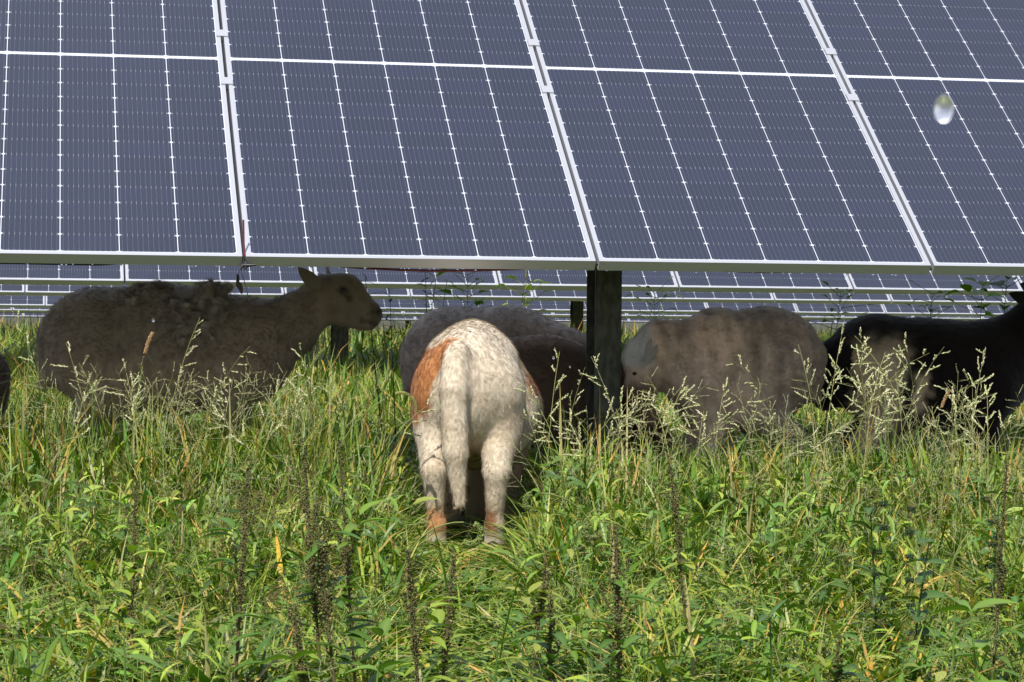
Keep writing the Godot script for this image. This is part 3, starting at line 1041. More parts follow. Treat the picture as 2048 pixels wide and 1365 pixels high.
	paint = func(p: Vector3, n: Vector3) -> Color:
		var c := Color(0.62, 0.46, 0.35).lerp(Color(0.38, 0.295, 0.235), ss(0.42, 0.2, p.x))
		c = c.lerp(Color(0.46, 0.40, 0.35), ss(0.66, 0.78, p.y) * 0.7)
		c = c.lerp(Color(0.55, 0.53, 0.50), ss(0.645, 0.685, p.x + 0.03 * mott.call(p, 20.0)) * ss(0.50, 0.56, p.y))
		c = c.lerp(Color(0.20, 0.11, 0.08), ss(0.62, 0.66, p.x) * ss(0.50, 0.44, p.y))
		c = c * (1.0 + 0.3 * mott.call(p, 14.0) + 0.55 * noise.get_noise_3d(p.x * 900.0, p.y * 160.0, p.z * 300.0))
		return Color(c.r, c.g, c.b)
	g = body(b, 0.0125, paint, 0.011, 14.0)
	put("body", g.mesh(), M.hide, o)
	fur(g, 11000, 0.015, 0.002, 0.35, Vector3(-0.4, -0.8, 0), o, M.hair, all)
	var er := ear(o, Vector3(0.655, 0.635, -0.062), Vector3(0.30, -0.85, -0.30), Vector3(0.1, -0.2, -1), 0.115, 0.046, M.ear_tan)
	var tg := Geo.new()
	tg.box(Vector3(0.055, -0.012, -0.010), Vector3(0.092, 0.012, -0.006))
	put("ear_tag", tg.mesh(), M.tag_teal, er)
	ear(o, Vector3(0.665, 0.62, 0.05), Vector3(0.2, -0.2, 0.9), Vector3(1, 0, 0), 0.1, 0.05, M.ear_white)
	eye(o, Vector3(0.722, 0.505, -0.046), 0.007)

	# 6. black sheep at the right edge
	o = stand("black_sheep", "black sheep with tan thigh patches walking out of the right edge", 1645, 9.2, 0.02, -0.03)
	foot.append([o.position + Vector3(0.4, 0, 0), 0.45, 0.2])
	b = []
	b.append(B(0.205, 0.555, 0, 0.200, 0.42, 0.525, 0, 0.20, 0.86, 0.06))
	b.append(B(0.42, 0.525, 0, 0.20, 0.60, 0.535, 0, 0.19, 0.86, 0.06))
	b.append(B(0.60, 0.55, 0, 0.15, 0.76, 0.66, 0, 0.11, 0.75, 0.07))
	b.append(B(0.76, 0.66, 0, 0.11, 0.84, 0.77, 0, 0.085, 0.75, 0.05))
	b.append(B(0.85, 0.79, 0, 0.08, 0.92, 0.785, 0, 0.072, 0.78, 0.035))
	b.append(B(0.92, 0.79, 0, 0.07, 1.02, 0.715, 0, 0.043, 0.75, 0.03))
	b.append(B(0.035, 0.60, 0, 0.05, 0.015, 0.43, 0, 0.045, 1.0, 0.04))
	legs(b, 0.2, 0.56, 0.10, 0.62, 0.52, 0.10)
	paint = func(p: Vector3, n: Vector3) -> Color:
		var e: float = 0.03 * mott.call(p, 14.0)
		var c := Color(0.012, 0.011, 0.011)
		var tan_c: Color = Color(0.50, 0.385, 0.265) * (1.0 + 0.4 * mott.call(p, 30.0))
		var th := ss(0.085, 0.11, p.x + e) * ss(0.30, 0.22, p.x + e - 0.22 * maxf(0.0, p.y - 0.48)) * ss(0.70, 0.60, p.y + e)
		th = maxf(th, ss(0.30, 0.33, p.x + e) * ss(0.39, 0.36, p.x + e) * ss(0.56, 0.50, p.y + e) * ss(0.36, 0.42, p.y))
		th = maxf(th, ss(0.40, 0.36, p.y + e) * ss(0.3, 0.2, p.x))
		if p.y > 0.16: th = minf(th, 1.0)
		c = c.lerp(tan_c, th * ss(-0.03, 0.02, p.z))
		return Color(c.r, c.g, c.b)
	g = body(b, 0.0125, paint, 0.004, 28.0)
	put("body", g.mesh(), M.hide, o)
	fur(g, 9000, 0.013, 0.002, 0.35, Vector3(-0.6, -0.6, 0), o, M.hair, all)
	ear(o, Vector3(0.795, 0.800, 0.05), Vector3(-0.85, 0.28, 0.3), Vector3(0.1, -0.1, 1), 0.125, 0.060, M.ear_black)
	ear(o, Vector3(0.80, 0.83, -0.05), Vector3(-0.2, 0.4, -0.85), Vector3(1, 0, 0), 0.11, 0.055, M.ear_black)
	eye(o, Vector3(0.91, 0.80, 0.056), 0.012)

# ------------------------------------------------------------------ grass
func pick(cols: Array) -> Color:
	var c: Color = cols[rng.randi() % cols.size()]
	var j := R(0.75, 1.3)
	return Color(c.r * j, c.g * j, c.b * j)

const GREEN := [Color(0.085, 0.165, 0.012), Color(0.135, 0.225, 0.018), Color(0.045, 0.11, 0.012), Color(0.19, 0.26, 0.025), Color(0.06, 0.145, 0.020), Color(0.24, 0.27, 0.035)]
const STRAW := [Color(0.42, 0.34, 0.12), Color(0.36, 0.32, 0.14), Color(0.46, 0.28, 0.05), Color(0.40, 0.18, 0.035), Color(0.34, 0.32, 0.12), Color(0.40, 0.37, 0.18)]
const SEED := [Color(0.46, 0.44, 0.27), Color(0.38, 0.42, 0.19), Color(0.52, 0.45, 0.31), Color(0.34, 0.38, 0.15)]
const RUST := [Color(0.11, 0.055, 0.035), Color(0.15, 0.08, 0.05), Color(0.08, 0.05, 0.028), Color(0.17, 0.10, 0.055)]

func tuft_mesh(spread: float, dry: float, wide: float, n: int) -> ArrayMesh:
	var g := Geo.new()
	for k in n:
		var a := R(0, TAU)
		var r := spread * sqrt(rng.randf())
		var h := R(0.35, 1.05) * (0.8 if wide > 0.04 else 1.0)
		var c0 := pick(GREEN)
		var c1 := c0.lerp(Color(0.28, 0.30, 0.08), R(0, 0.5))
		if rng.randf() < dry:
			c0 = pick(STRAW)
			c1 = pick(STRAW)
		elif rng.randf() < 0.07:
			c1 = pick(STRAW)
		g.blade(Vector3(cos(a) * r, -0.02, sin(a) * r), R(0, TAU), h, wide * R(0.6, 1.5), R(0.0, 0.55), R(0.1, 2.1), c0, c1, 4)
	return g.mesh()

func cover_mesh(n: int, spread: float) -> ArrayMesh:           # small leaves on short stems
	var g := Geo.new()
	for k in n:
		var a := R(0, TAU)
		var r := spread * sqrt(rng.randf())
		var p := Vector3(cos(a) * r, R(0.15, 1.0), sin(a) * r)
		var c := pick(GREEN) * 0.92
		var t := Transform3D(Basis(Vector3.UP, R(0, TAU)) * Basis(Vector3.BACK, R(-0.2, 0.9)) * Basis(Vector3.RIGHT, R(-0.5, 0.5)), p)
		g.leaf(t, R(0.16, 0.50), R(0.04, 0.12), R(0.1, 0.6), c, c * 1.15, 4)
		g.tube([Vector3(p.x * 0.3, 0, p.z * 0.3), p], [0.008, 0.005], 3, c, c)
	return g.mesh()

# a flowering stem: curved culm, short branches set with seeds; about one unit tall
func seed_stem(h: float, arch: float, branches: int, cols: Array, dense: float, tip := 0.30, side := 0.06, fat := 1.0) -> Geo:
	var g := Geo.new()
	var pts := []
	var rad := []
	var p := Vector3.ZERO
	var ang := R(0.02, 0.15)
	var az := R(0, TAU)
	var out := Vector3(cos(az), 0, sin(az))
	var n := 12
	for k in n + 1:
		pts.append(p)
		rad.append(lerpf(0.0017, 0.0006, float(k) / n))
		p += (out * sin(ang) + Vector3.UP * cos(ang)) * h / n
		ang += arch / n * (0.3 + 1.4 * k / n)
	var gc := pick(GREEN).lerp(Color(0.30, 0.26, 0.12), 0.4)
	g.tube(pts, rad, 4, gc, gc.lerp(Color(0.34, 0.30, 0.16), 0.6))
	for q in branches:
		var t := 1.0 - tip * (1.0 - float(q) / branches) if branches > 1 else 0.7
		var at := t * n
		var i0 := mini(int(at), n - 1)
		var b: Vector3 = pts[i0].lerp(pts[i0 + 1], at - i0)
		var up: Vector3 = (pts[i0 + 1] - pts[i0]).normalized()
		var sa := R(0, TAU)
		var lat := (up.cross(Vector3(cos(sa), 0.3, sin(sa)))).normalized()
		var d := (up * R(0.5, 1.0) + lat * R(0.35, 0.9)).normalized()
		var l := side * R(0.7, 1.4) * (1.15 - 0.5 * float(q) / branches)
		var e := b + d * l
		e.y -= l * 0.18
		g.tube([b, b + d * l * 0.5, e], [0.0005, 0.0005, 0.0003], 3, gc, gc)
		var m := int(l * 260.0 * dense)
		for s in m:
			var f := 0.25 + 0.8 * float(s) / m
			var sp := b.lerp(e, f)
			var sd := (d + Vector3(R(-0.5, 0.5), R(-0.4, 0.4), R(-0.5, 0.5))).normalized()
			g.seed_at(sp, sd, R(0.006, 0.010) * (0.5 + 0.5 * fat), R(0.0022, 0.0036) * fat, pick(cols))
	return g

func height_at(x: float, d: float) -> float:
	var u := 1024.0 + x / d * F
	var h := lerpf(0.17, 0.30, ss(5.2, 6.6, d))
	h = lerpf(h, 0.47 + 0.06 * ss(800.0, 700.0, u), ss(6.8, 7.7, d))
	h = lerpf(h, 0.24, ss(8.35, 8.9, d)) * (1.0 + 0.20 * ss(760.0, 700.0, u) * ss(6.5, 7.5, d))
	h = lerpf(h, 0.42, ss(10.5, 13.0, d))
	h = lerpf(h, 0.64, ss(13.0, 17.0, d))
	# cropped ground behind the cream sheep
	var lane := ss(760.0, 830.0, u) * ss(1110.0, 1050.0, u) * ss(9.0, 8.7, d)
	h = lerpf(h, 0.055 if d > 7.2 else 0.095, lane)
	return h * (1.0 + 0.25 * noise.get_noise_2d(x * 160.0, d * 160.0))

func in_foot(p: Vector3) -> bool:
	for q in foot:
		if absf(p.x - q[0].x) < q[1] and absf(p.z - q[0].z) < q[2]: return true
	return false

func scatter(d0: float, d1: float, density: float, sideways := 1.0) -> Array:
	var out := []
	var k0 := 0.21 * 1.28
	var area := k0 * (d1 * d1 - d0 * d0) + 0.8 * (d1 - d0)
	for k in int(area * density):
		var d := sqrt(lerpf(d0 * d0, d1 * d1, rng.randf()))
		var x := R(-1, 1) * (k0 * d + 0.4) * sideways
		out.append(Vector3(x, ground(x, -d), -d))
	return out

func grass() -> void:
	var kinds := []
	for k in 8:
		kinds.append(tuft_mesh(0.24, [0.03, 0.05, 0.02, 0.10, 0.05, 0.48, 0.04, 0.08][k], [0.022, 0.042, 0.014, 0.018, 0.056, 0.030, 0.032, 0.013][k], [34, 22, 40, 34, 15, 26, 28, 40][k]))
	var places := []
	var tints := []
	for k in 8:
		places.append([])
		tints.append([])
	for zone in [[2.5, 9.2, 200.0, 1.0], [9.2, 16.0, 75.0, 1.0], [16.0, 40.0, 34.0, 1.6]]:
		for p in scatter(zone[0], zone[1], zone[2]):
			var d: float = -p.z
			var h := height_at(p.x, d) * R(0.6, 1.12)
			h = minf(h, 0.60 if d < 9.0 else 0.68)
			if in_foot(p): h = minf(h, 0.22 if d > 8.75 else 0.05)
			var w: float = lerpf(0.26, 0.36, rng.randf()) * zone[3] * (1.0 + 0.04 * (d - 3.0))
			var t := Basis(Vector3.UP, R(0, TAU)) * Basis.from_scale(Vector3(w, h, w))
			var dryness := noise.get_noise_2d(p.x * 90.0 + 400.0, d * 90.0)
			var k := rng.randi() % 8
			var bald := noise.get_noise_2d(p.x * 420.0, d * 260.0 + 900.0)
			if d < 7.0 and bald < -0.07 and rng.randf() < 0.8: continue
			if dryness > 0.10 and rng.randf() < 0.45: k = 5
			elif dryness < -0.08 and rng.randf() < 0.6: k = [1, 4, 6][rng.randi() % 3]
			places[k].append(Transform3D(Basis(Vector3(R(0.9, 1), R(-0.2, 0.2), R(-0.2, 0.2)).normalized(), R(-0.25, 0.25)) * t, p))
			var j := R(0.8, 1.25)
			tints[k].append(Color(j * R(0.9, 1.15), j, j * R(0.8, 1.1)))
	for k in 8:
		tag(many("grass", kinds[k], M.leaf, places[k], tints[k]), "tall mixed grass blades covering the field among the sheep", "grass", "field grass")
	# low leafy cover
	for k in 3:
		var m := cover_mesh(26, 0.75)
		var pl := []
		var ti := []
		for p in scatter(2.5, 9.0, 15.0):
			var h := height_at(p.x, -p.z) * R(0.45, 0.95)
			var w := R(0.10, 0.17)
			pl.append(Transform3D(Basis(Vector3.UP, R(0, TAU)) * Basis.from_scale(Vector3(w, minf(h, 0.26), w)), p))
			var j := R(0.75, 1.3)
			ti.append(Color(j * R(0.85, 1.1), j, j * R(0.8, 1.2)))
		tag(many("leafy_weeds", m, M.leaf, pl, ti), "small leafy weeds growing low between the grass", "weeds", "low weeds")
	# flowering grass too many to count
	for k in 6:
		var rusty := k >= 4
		var m := seed_stem(1.0, R(0.3, 1.3), 9 + k, RUST if rusty else SEED, 0.55, 0.34, 0.11, 1.7 if rusty else 1.0).mesh()
		var pl := []
		var ti := []
		for p in scatter(3.2, 9.0, 20.0 if rusty else 10.0):
			var d: float = -p.z
			var u: float = 1024.0 + p.x / d * F
			if rusty and (u > 760.0 and rng.randf() < 0.85 or d > 6.6 or d < 4.3): continue
			if u > 760 and u < 1110 and d < 7.6 and rng.randf() < 0.8: continue
			if not rusty and d < 5.5 and rng.randf() < 0.45: continue
			var h := minf((height_at(p.x, d) + 0.05) * R(0.8, 1.2), 0.60)
			pl.append(Transform3D(Basis(Vector3.UP, R(0, TAU)) * Basis.from_scale(Vector3(h * 1.1, h, h * 1.1)), p))
			ti.append(Color.WHITE * R(0.8, 1.2))
		tag(many("flowering_grass", m, M.dry, pl, ti), "thin seeding grass stems scattered all through the field", "grass", "seeding grass")

# ------------------------------------------------------------------ single plants
func pigweed(h: float, spikes: int) -> Geo:
	var g := Geo.new()
	var stem := Color(0.10, 0.08, 0.035)
	var lean := Vector3(R(-0.12, 0.12), 1, R(-0.12, 0.12)).normalized()
	g.tube([Vector3.ZERO, lean * h * 0.5, lean * h * 0.95], [0.0034, 0.0028, 0.0015], 6, stem, Color(0.08, 0.07, 0.03))
	for s in spikes:
		var main := s == 0
		var b := lean * h * (0.35 if main else R(0.35, 0.8))
		var l := h * (0.65 if main else R(0.12, 0.24))
		var sa := R(0, TAU)
		var d := lean if main else (lean + Vector3(cos(sa), 0, sin(sa)) * R(0.15, 0.5)).normalized()
		var n := int(l * 1000.0)
		var ph := R(0, 100)
		for k in n:
			var f := float(k) / n
			var a := R(0, TAU)
			var lump := 0.72 + 0.9 * noise.get_noise_1d((ph + f * l) * 2600.0)
			if rng.randf() > lump + 0.25: continue
			var rr := (0.0100 if main else 0.0066) * (1.0 - 0.6 * f) * R(0.3, 1.15) * clampf(lump, 0.3, 1.3)
			var o := Vector3(cos(a), R(-0.3, 0.6), sin(a))
			var c := Color(0.05, 0.06, 0.02).lerp(Color(0.15, 0.125, 0.05), rng.randf())
			g.seed_at(b + d * l * f + o * rr * 0.7, (o + d * 0.6).normalized(), R(0.004, 0.0075), R(0.0028, 0.0045), c)
	return g

func foxtail(h: float, arch: float, l: float, cols: Array, plump: float) -> Geo:
	var g := Geo.new()
	var pts := []
	var rad := []
	var p := Vector3.ZERO
	var ang := 0.05
	var n := 16
	for k in n + 1:
		pts.append(p)
		rad.append(lerpf(0.0026, 0.0018, float(k) / n))
		p += (Vector3.RIGHT * sin(ang) + Vector3.UP * cos(ang)) * h / n
		ang += arch * (0.02 if k < n / 2 else 0.09)
	g.tube(pts, rad, 5, Color(0.10, 0.15, 0.03), Color(0.20, 0.24, 0.06))
	var m := 22
	var q := p
	var spine := []
	for k in m + 1:
		spine.append(q)
		q += (Vector3.RIGHT * sin(ang) + Vector3.UP * cos(ang)) * l / m
		ang += arch * 0.085
	for k in int(l * 5200.0):
		var f := rng.randf() * (m - 0.01)
		var i0 := int(f)
		var s: Vector3 = spine[i0].lerp(spine[i0 + 1], f - i0)
		var d: Vector3 = (spine[i0 + 1] - spine[i0]).normalized()
		var a := R(0, TAU)
		var x := d.cross(Vector3.FORWARD).normalized()
		var o := (x * cos(a) + d.cross(x) * sin(a))
		var taper := 0.55 + 0.45 * sin(PI * clampf(f / m * 0.85 + 0.12, 0, 1))
		g.seed_at(s + o * 0.0028 * plump * taper, (o * 0.7 + d * 0.7).normalized(), R(0.0035, 0.005) * plump, 0.0024 * plump, pick(cols))
		if k % 2 == 0:
			var tip := s + (o * 0.9 + d * 0.7).normalized() * R(0.007, 0.011) * plump
			var c := pick(cols) * 1.25
			var side := d.cross(o).normalized() * 0.00045
			g.tri(g.pt(s - side, o, c), g.pt(tip, o, c), g.pt(s + side, o, c))
	return g

func leaf_mesh(l: float, w: float, droop: float, c: Color) -> ArrayMesh:
	var g := Geo.new()
	g.leaf(Transform3D(), l, w, droop, c, c * 1.1, 8)
	return g.mesh()

func broad_plant(called: String, label: String, category: String, at: Vector3, h: float, pairs: int, l: float, w: float, c: Color, group := "", from := 0.30, spread := 0.0) -> Node3D:
	var o := thing(called, label, category, Transform3D(Basis(Vector3.UP, R(0, TAU)), at), group)
	var lean := Vector3(R(-0.15, 0.15), 1, R(-0.15, 0.15)).normalized()
	var g := Geo.new()
	g.tube([Vector3(0, -0.02, 0), lean * h * 0.5, lean * h], [0.003, 0.0025, 0.0012], 6, c * 0.9, c * 1.1)
	put("stem", g.mesh(), M.leaf, o)
	var lm := [leaf_mesh(l, w, 0.35, c), leaf_mesh(l * 0.85, w * 0.95, 0.7, c * 1.2), leaf_mesh(l * 0.9, w * 0.8, 0.15, c * 0.8)]
	for k in pairs:
		var f := from + (1.0 - from) * float(k) / maxf(1.0, pairs - 1.0)
		for s in 2:
			var t := Transform3D(Basis(Vector3.UP, k * 1.6 + s * PI + R(-0.3, 0.3)) * Basis(Vector3.BACK, R(0.05, 0.7)) * Basis(Vector3.RIGHT, R(-0.4, 0.4)) * Basis.from_scale(Vector3.ONE * R(0.75, 1.1) * (1.15 - 0.35 * f)), lean * h * f)
			if spread > 0.0:
				var far := t.basis.x.normalized() * spread * R(0.2, 1.3)
				var twig := Geo.new()
				twig.tube([t.origin, t.origin + far * 0.6, t.origin + far], [0.0016, 0.0013, 0.001], 4, c * 0.7, c)
				put("twig", twig.mesh(), M.leaf, o)
				t.origin += far
			put("leaf", lm[rng.randi() % 3], M.leaf, o, t)
	return o

func plants() -> void:
	# pigweed stalks: u, depth, height
	var pw := [
		[470.0, 4.3, 0.50, 5, "slender dark pigweed stalk standing alone left of the foreground cluster"],
		[660.0, 4.2, 0.54, 8, "tallest dark pigweed stalk in the cluster left of the cream sheep"],
		[690.0, 4.15, 0.40, 9, "bushy dark pigweed stalk just right of the tallest one"],
		[722.0, 4.4, 0.52, 5, "thin pigweed stalk at the right side of the left cluster"],
		[648.0, 3.9, 0.30, 8, "short dense pigweed stalk at the bottom left of the cluster"],
		[855.0, 4.1, 0.36, 8, "dark pigweed stalk below the cream sheep's left hind leg"],
		[880.0, 4.2, 0.35, 5, "small pigweed stalk right beside the one below the sheep's left leg"],
		[1062.0, 4.5, 0.30, 5, "short pigweed stalk below and right of the cream sheep's hoof"],
		[1250.0, 4.0, 0.40, 11, "stout dark brown pigweed stalk in the foreground right of the cream sheep"],
		[1108.0, 4.3, 0.26, 4, "low pigweed stalk between the sheep's hoof and the stout stalk"],
		[1392.0, 4.8, 0.47, 4, "leaning pigweed stalk with thin top right of the stout stalk"],
		[265.0, 4.7, 0.42, 4, "sparse pigweed stalk in the left foreground weeds"],
		[1990.0, 4.6, 0.50, 5, "bent pigweed stalk near the right edge of the picture"],
		[1680.0, 4.0, 0.24, 5, "low pigweed stalk at the bottom right foreground"],
	]
	for q in pw:
		var o := thing("pigweed_stalk", q[4], "weed", Transform3D(Basis(Vector3.UP, R(0, TAU)), on_ground(q[0], q[1])), "pigweed stalks in the foreground")
		put("seed_spike", pigweed(q[2], q[3]).mesh(), M.dry, o)
		var c := pick(GREEN)
		var lm := leaf_mesh(0.07, 0.024, 0.5, c)
		for k in 10:
			put("leaf", lm, M.leaf, o, Transform3D(Basis(Vector3.UP, R(0, TAU)) * Basis(Vector3.BACK, R(0.2, 0.8)), Vector3(0, q[2] * R(0.2, 0.75), 0)))
	# foxtails: u, depth, culm height, arch, spike length, colours, plump, turn, label
	var fg := [Color(0.20, 0.26, 0.06), Color(0.26, 0.30, 0.09), Color(0.16, 0.22, 0.05)]
	var fo := [Color(0.42, 0.26, 0.12), Color(0.46, 0.31, 0.16), Color(0.36, 0.22, 0.10)]
	var ft := [
		[785.0, 5.6, 0.36, 1.9, 0.085, fg, 1.6, 0.15, "green nodding foxtail head arching before the cream sheep's left leg"],
		[1222.0, 6.2, 0.38, 1.8, 0.07, fg, 1.6, PI, "green nodding foxtail head in the grass right of the cream sheep"],
		[1318.0, 6.0, 0.33, 1.9, 0.065, fg, 1.6, PI + 0.3, "smaller nodding foxtail head lower right of the first one by the sheep"],
		[1880.0, 5.4, 0.40, 1.7, 0.09, fg, 1.6, 0.2, "long green foxtail head drooping at the far right above the whorled weeds"],
		[30.0, 7.3, 0.47, 1.9, 0.07, fg, 1.6, 0.1, "green foxtail head curling over at the left edge behind which a dark sheep hides"],
		[1590.0, 5.0, 0.24, 1.6, 0.06, fg, 1.0, 0.4, "drooping foxtail head among the dry leaves in the right foreground"],
		[250.0, 7.4, 0.585, 0.15, 0.07, fo, 1.1, 0.0, "orange upright foxtail head before the woolly ewe's flank"],
		[566.0, 7.3, 0.55, 0.3, 0.075, fg, 0.9, 0.0, "pale upright foxtail head before the woolly ewe's chest"],
		[1850.0, 7.3, 0.44, 0.2, 0.06, fo, 0.9, 0.0, "orange upright foxtail head before the black sheep's belly"],
		[640.0, 7.2, 0.55, 1.2, 0.10, [Color(0.36, 0.36, 0.10), Color(0.42, 0.40, 0.15)], 0.9, 0.1, "yellow arching seed head under the woolly ewe's chin"],
	]
	for q in ft:
		var o := thing("foxtail_grass", q[8], "grass", Transform3D(Basis(Vector3.UP, q[7]), on_ground(q[0], q[1])), "foxtails")
		put("seed_head", foxtail(q[2], q[3], q[4], q[5], q[6]).mesh(), M.leaf, o)
		var g := Geo.new()
		for k in 3:
			var c := pick(GREEN)
			g.blade(Vector3(0, q[2] * R(0.05, 0.3), 0), R(0, TAU), R(0.12, 0.22), 0.008, 0.3, R(0.4, 1.2), c, c * 1.2, 5)
		put("blades", g.mesh(), M.leaf, o)
	# seeding stalks that stand out against the dark sheep: u, depth, height, arch, branches
	var where := ["before the woolly ewe's rump", "before the woolly ewe's belly", "before the woolly ewe's chest", "between the woolly ewe and the cream sheep", "before the dark brown sheep", "before the steel post", "before the tan sheep's head", "before the tan sheep's flank", "between the tan sheep and the black sheep", "before the black sheep's thigh", "before the black sheep's belly", "at the right edge before the black sheep's chest"]
	var range_u := [[90, 230], [240, 400], [410, 600], [610, 790], [1085, 1175], [1180, 1250], [1255, 1340], [1350, 1580], [1585, 1680], [1690, 1800], [1810, 1930], [1940, 2040]]
	var num := [4, 5, 5, 2, 5, 4, 4, 8, 6, 6, 6, 4]
	for z in where.size():
		for k in num[z]:
			var u := lerpf(range_u[z][0], range_u[z][1], (k + R(0.2, 0.8)) / num[z])
			var depth := R(7.0, 7.9)
			var h := R(0.46, 0.68) if z in [4, 5, 6, 7, 11] else R(0.50, 0.78)
			var o := thing("seeding_grass", "%s pale seeding grass stalk from the left %s" % [ordinal(k), where[z]], "grass", Transform3D(Basis(Vector3.UP, R(0, TAU)), on_ground(u, depth)), "pale seeding stalks before the sheep")
			put("seed_head", seed_stem(h, R(0.2, 1.5), 5 + rng.randi() % 5, SEED, 1.1, 0.30, R(0.04, 0.075), 1.35).mesh(), M.dry, o)
			var g := Geo.new()
			for j in 4:
				var c := pick(GREEN) if rng.randf() < 0.8 else pick(STRAW)
				g.blade(Vector3(0, h * R(0.05, 0.3), 0), R(0, TAU), R(0.12, 0.22), 0.007, R(0.2, 0.6), R(0.3, 1.2), c, c * 1.2, 5)
			put("blades", g.mesh(), M.leaf, o)
	# broad leaved plants
	broad_plant("whorled_weed", "leafy weed with dark whorled flower balls in the right foreground", "weed", on_ground(1765, 5.2), 0.34, 6, 0.06, 0.036, Color(0.035, 0.085, 0.02), "whorled weeds")
	broad_plant("whorled_weed", "second leafy weed with dark flower balls right of the first, lower down", "weed", on_ground(1825, 5.1), 0.28, 6, 0.065, 0.042, Color(0.04, 0.10, 0.025), "whorled weeds")
	broad_plant("whorled_weed", "dark whorled weed near the right edge above the foreground leaves", "weed", on_ground(1985, 5.4), 0.36, 6, 0.05, 0.03, Color(0.03, 0.075, 0.02), "whorled weeds")
	for o in get_children():
		if str(o.name).begins_with("whorled_weed"):
			for k in 5:
				var g := Geo.new()
				for j in 90:
					var d := Vector3(R(-1, 1), R(-0.7, 0.7), R(-1, 1)).normalized()
					g.seed_at(d * R(0.002, 0.008) * Vector3(1, 0.6, 1), d, R(0.004, 0.008), 0.003, Color(0.03, 0.05, 0.02) * R(0.7, 1.6))
				put("flower_ball", g.mesh(), M.dry, o, Transform3D(Basis(), Vector3(R(-0.01, 0.01), 0.15 + 0.05 * k, R(-0.01, 0.01))))
	var low := [
		[1440.0, 3.9, 0.23, 3, 0.11, 0.030, Color(0.06, 0.12, 0.04), "grey green long leaved plant at the bottom edge right of centre"],
		[1980.0, 4.0, 0.27, 4, 0.09, 0.040, Color(0.13, 0.22, 0.03), "bright green broad leaf plant in the bottom right corner"],
		[1905.0, 4.2, 0.27, 3, 0.08, 0.034, Color(0.10, 0.19, 0.03), "bright green broad leaf plant left of the corner plant at the bottom right"],
		[600.0, 3.85, 0.22, 3, 0.08, 0.034, Color(0.14, 0.23, 0.03), "bright green broad leaf plant at the bottom below the pigweed cluster"],
		[740.0, 3.9, 0.24, 4, 0.07, 0.030, Color(0.11, 0.20, 0.03), "yellow green leafy plant at the bottom right of the pigweed cluster"],
		[260.0, 4.0, 0.24, 4, 0.075, 0.026, Color(0.09, 0.17, 0.03), "leafy green plant at the bottom left below the sparse stalk"],
		[1200.0, 3.85, 0.20, 3, 0.08, 0.028, Color(0.10, 0.19, 0.03), "leafy green plant at the bottom left of the stout stalk"],
		[985.0, 3.95, 0.21, 3, 0.08, 0.026, Color(0.08, 0.16, 0.03), "leafy green plant at the bottom directly below the cream sheep"],
		[60.0, 4.1, 0.25, 4, 0.07, 0.03, Color(0.10, 0.17, 0.03), "leafy green plant in the bottom left corner"],
		[1560.0, 4.1, 0.25, 3, 0.09, 0.022, Color(0.05, 0.12, 0.03), "narrow leaved green plant at the bottom between the grey one and the corner"],
	]
	for q in low:
		broad_plant("broadleaf_weed", q[7], "weed", on_ground(q[0], q[1]), q[2], q[3], q[4], q[5], q[6], "broad leaved weeds")
	var back := [
		[935.0, 10.9, 0.86, 8, 0.085, 0.055, Color(0.16, 0.28, 0.03), "yellow green leafy vine rising behind the grey sheep's back"],
		[1020.0, 11.0, 0.87, 8, 0.075, 0.048, Color(0.26, 0.28, 0.03), "yellowing leafy vine right of the first behind the grey sheep"],
		[1945.0, 10.6, 0.84, 6, 0.095, 0.07, Color(0.19, 0.30, 0.03), "bright leafy weed rising behind the black sheep's back"],
		[1990.0, 10.8, 0.86, 6, 0.085, 0.06, Color(0.03, 0.07, 0.02), "dark leafy weed behind the black sheep's neck"],
		[1300.0, 11.2, 0.80, 10, 0.055, 0.026, Color(0.02, 0.045, 0.015), "dark small leaved weed right of the steel post"],
		[1640.0, 10.6, 0.82, 8, 0.055, 0.03, Color(0.16, 0.23, 0.04), "pale green weed behind the gap between tan and black sheep"],
		[1840.0, 10.8, 0.80, 10, 0.05, 0.028, Color(0.08, 0.15, 0.03), "small leaved green weed behind the black sheep's back"],
	]
	for q in back:
		broad_plant("tall_weed", q[7], "weed", on_ground(q[0], q[1]), q[2], q[3], q[4], q[5], q[6], "weeds rising behind the sheep", 0.80, 0.10)
	var dark := ["far left", "left middle", "middle", "right middle", "far right"]
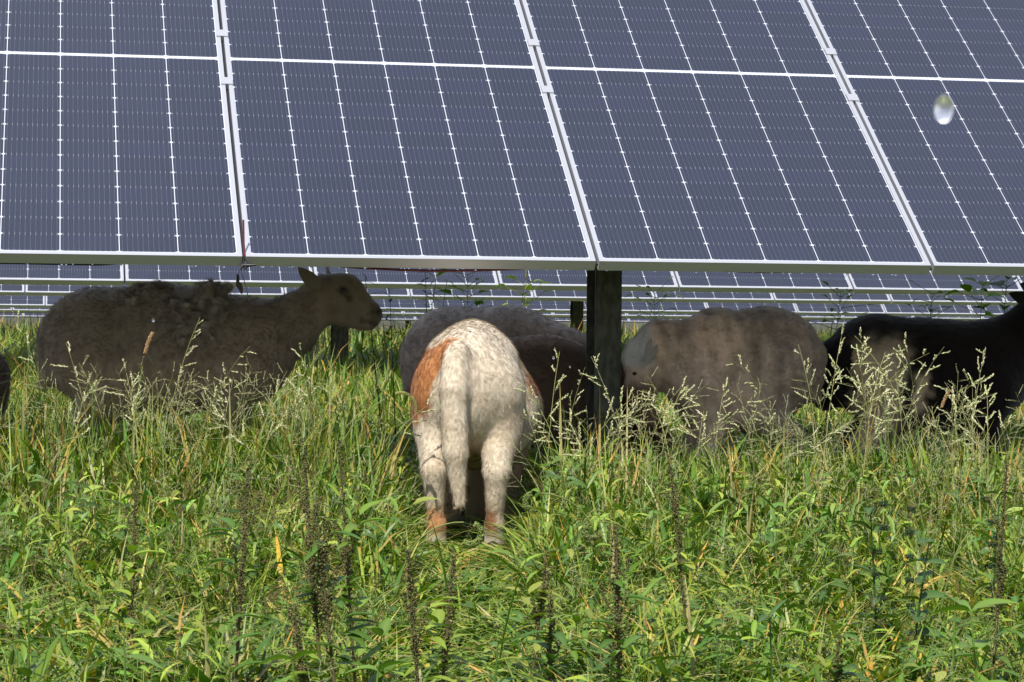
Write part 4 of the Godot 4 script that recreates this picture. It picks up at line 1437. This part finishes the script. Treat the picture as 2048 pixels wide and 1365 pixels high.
	for k in 5:
		broad_plant("dark_weed", "dark thin leaved weed behind the ewe's muzzle, %s one of five" % dark[k], "weed", on_ground(775 + 22 * k, R(10.4, 11.2)), R(0.78, 0.92), 13, 0.075, 0.013, Color(0.018, 0.03, 0.012), "dark weeds behind the ewe's muzzle", 0.6)
	# single long leaves that catch the eye
	var bl := [
		[905.0, 5.3, 0.24, 0.017, -0.1, 0.25, Color(0.07, 0.17, 0.02), "broad green grass leaf standing before the cream sheep's tail"],
		[1490.0, 7.3, 0.42, 0.016, 0.1, 0.4, Color(0.12, 0.22, 0.03), "tall green grass leaf before the tan sheep's belly"],
		[1360.0, 4.4, 0.30, 0.014, 0.3, 0.5, Color(0.08, 0.17, 0.02), "dark green grass leaf in the right foreground"],
		[1005.0, 4.7, 0.24, 0.013, 0.15, 0.3, Color(0.10, 0.22, 0.02), "bright green grass leaf beneath the cream sheep's right hoof"],
		[160.0, 4.2, 0.20, 0.012, 0.2, 0.6, Color(0.42, 0.32, 0.05), "yellow dying grass leaf in the left foreground"],
		[1310.0, 7.4, 0.38, 0.011, 0.1, 0.4, Color(0.45, 0.28, 0.05), "orange dry grass leaf before the tan sheep's front"],
		[340.0, 7.2, 0.34, 0.014, 0.35, 0.5, Color(0.42, 0.18, 0.06), "rusty dry grass leaf before the woolly ewe's belly"],
		[300.0, 7.3, 0.38, 0.012, -0.2, -0.4, Color(0.45, 0.22, 0.07), "orange dry grass leaf left of the rusty one before the ewe"],
		[1700.0, 6.6, 0.36, 0.012, 0.1, 0.3, Color(0.44, 0.30, 0.06), "yellow orange grass leaf below the black sheep's hind legs"],
		[1520.0, 5.0, 0.2, 0.013, 0.4, 0.8, Color(0.45, 0.24, 0.06), "orange folded grass leaf in the right foreground"],
	]
	for q in bl:
		var g := Geo.new()
		g.blade(Vector3.ZERO, 0.35 if q[4] >= 0 else PI - 0.35, q[2], q[3], absf(q[4]), absf(q[5]), q[6] * 0.8, q[6] * 1.1, 8)
		tag(put("grass_leaf", g.mesh(), M.leaf, null, Transform3D(Basis(), on_ground(q[0], q[1]) + Vector3(0, 0.08, 0))), q[7], "grass leaf", "single grass leaves")
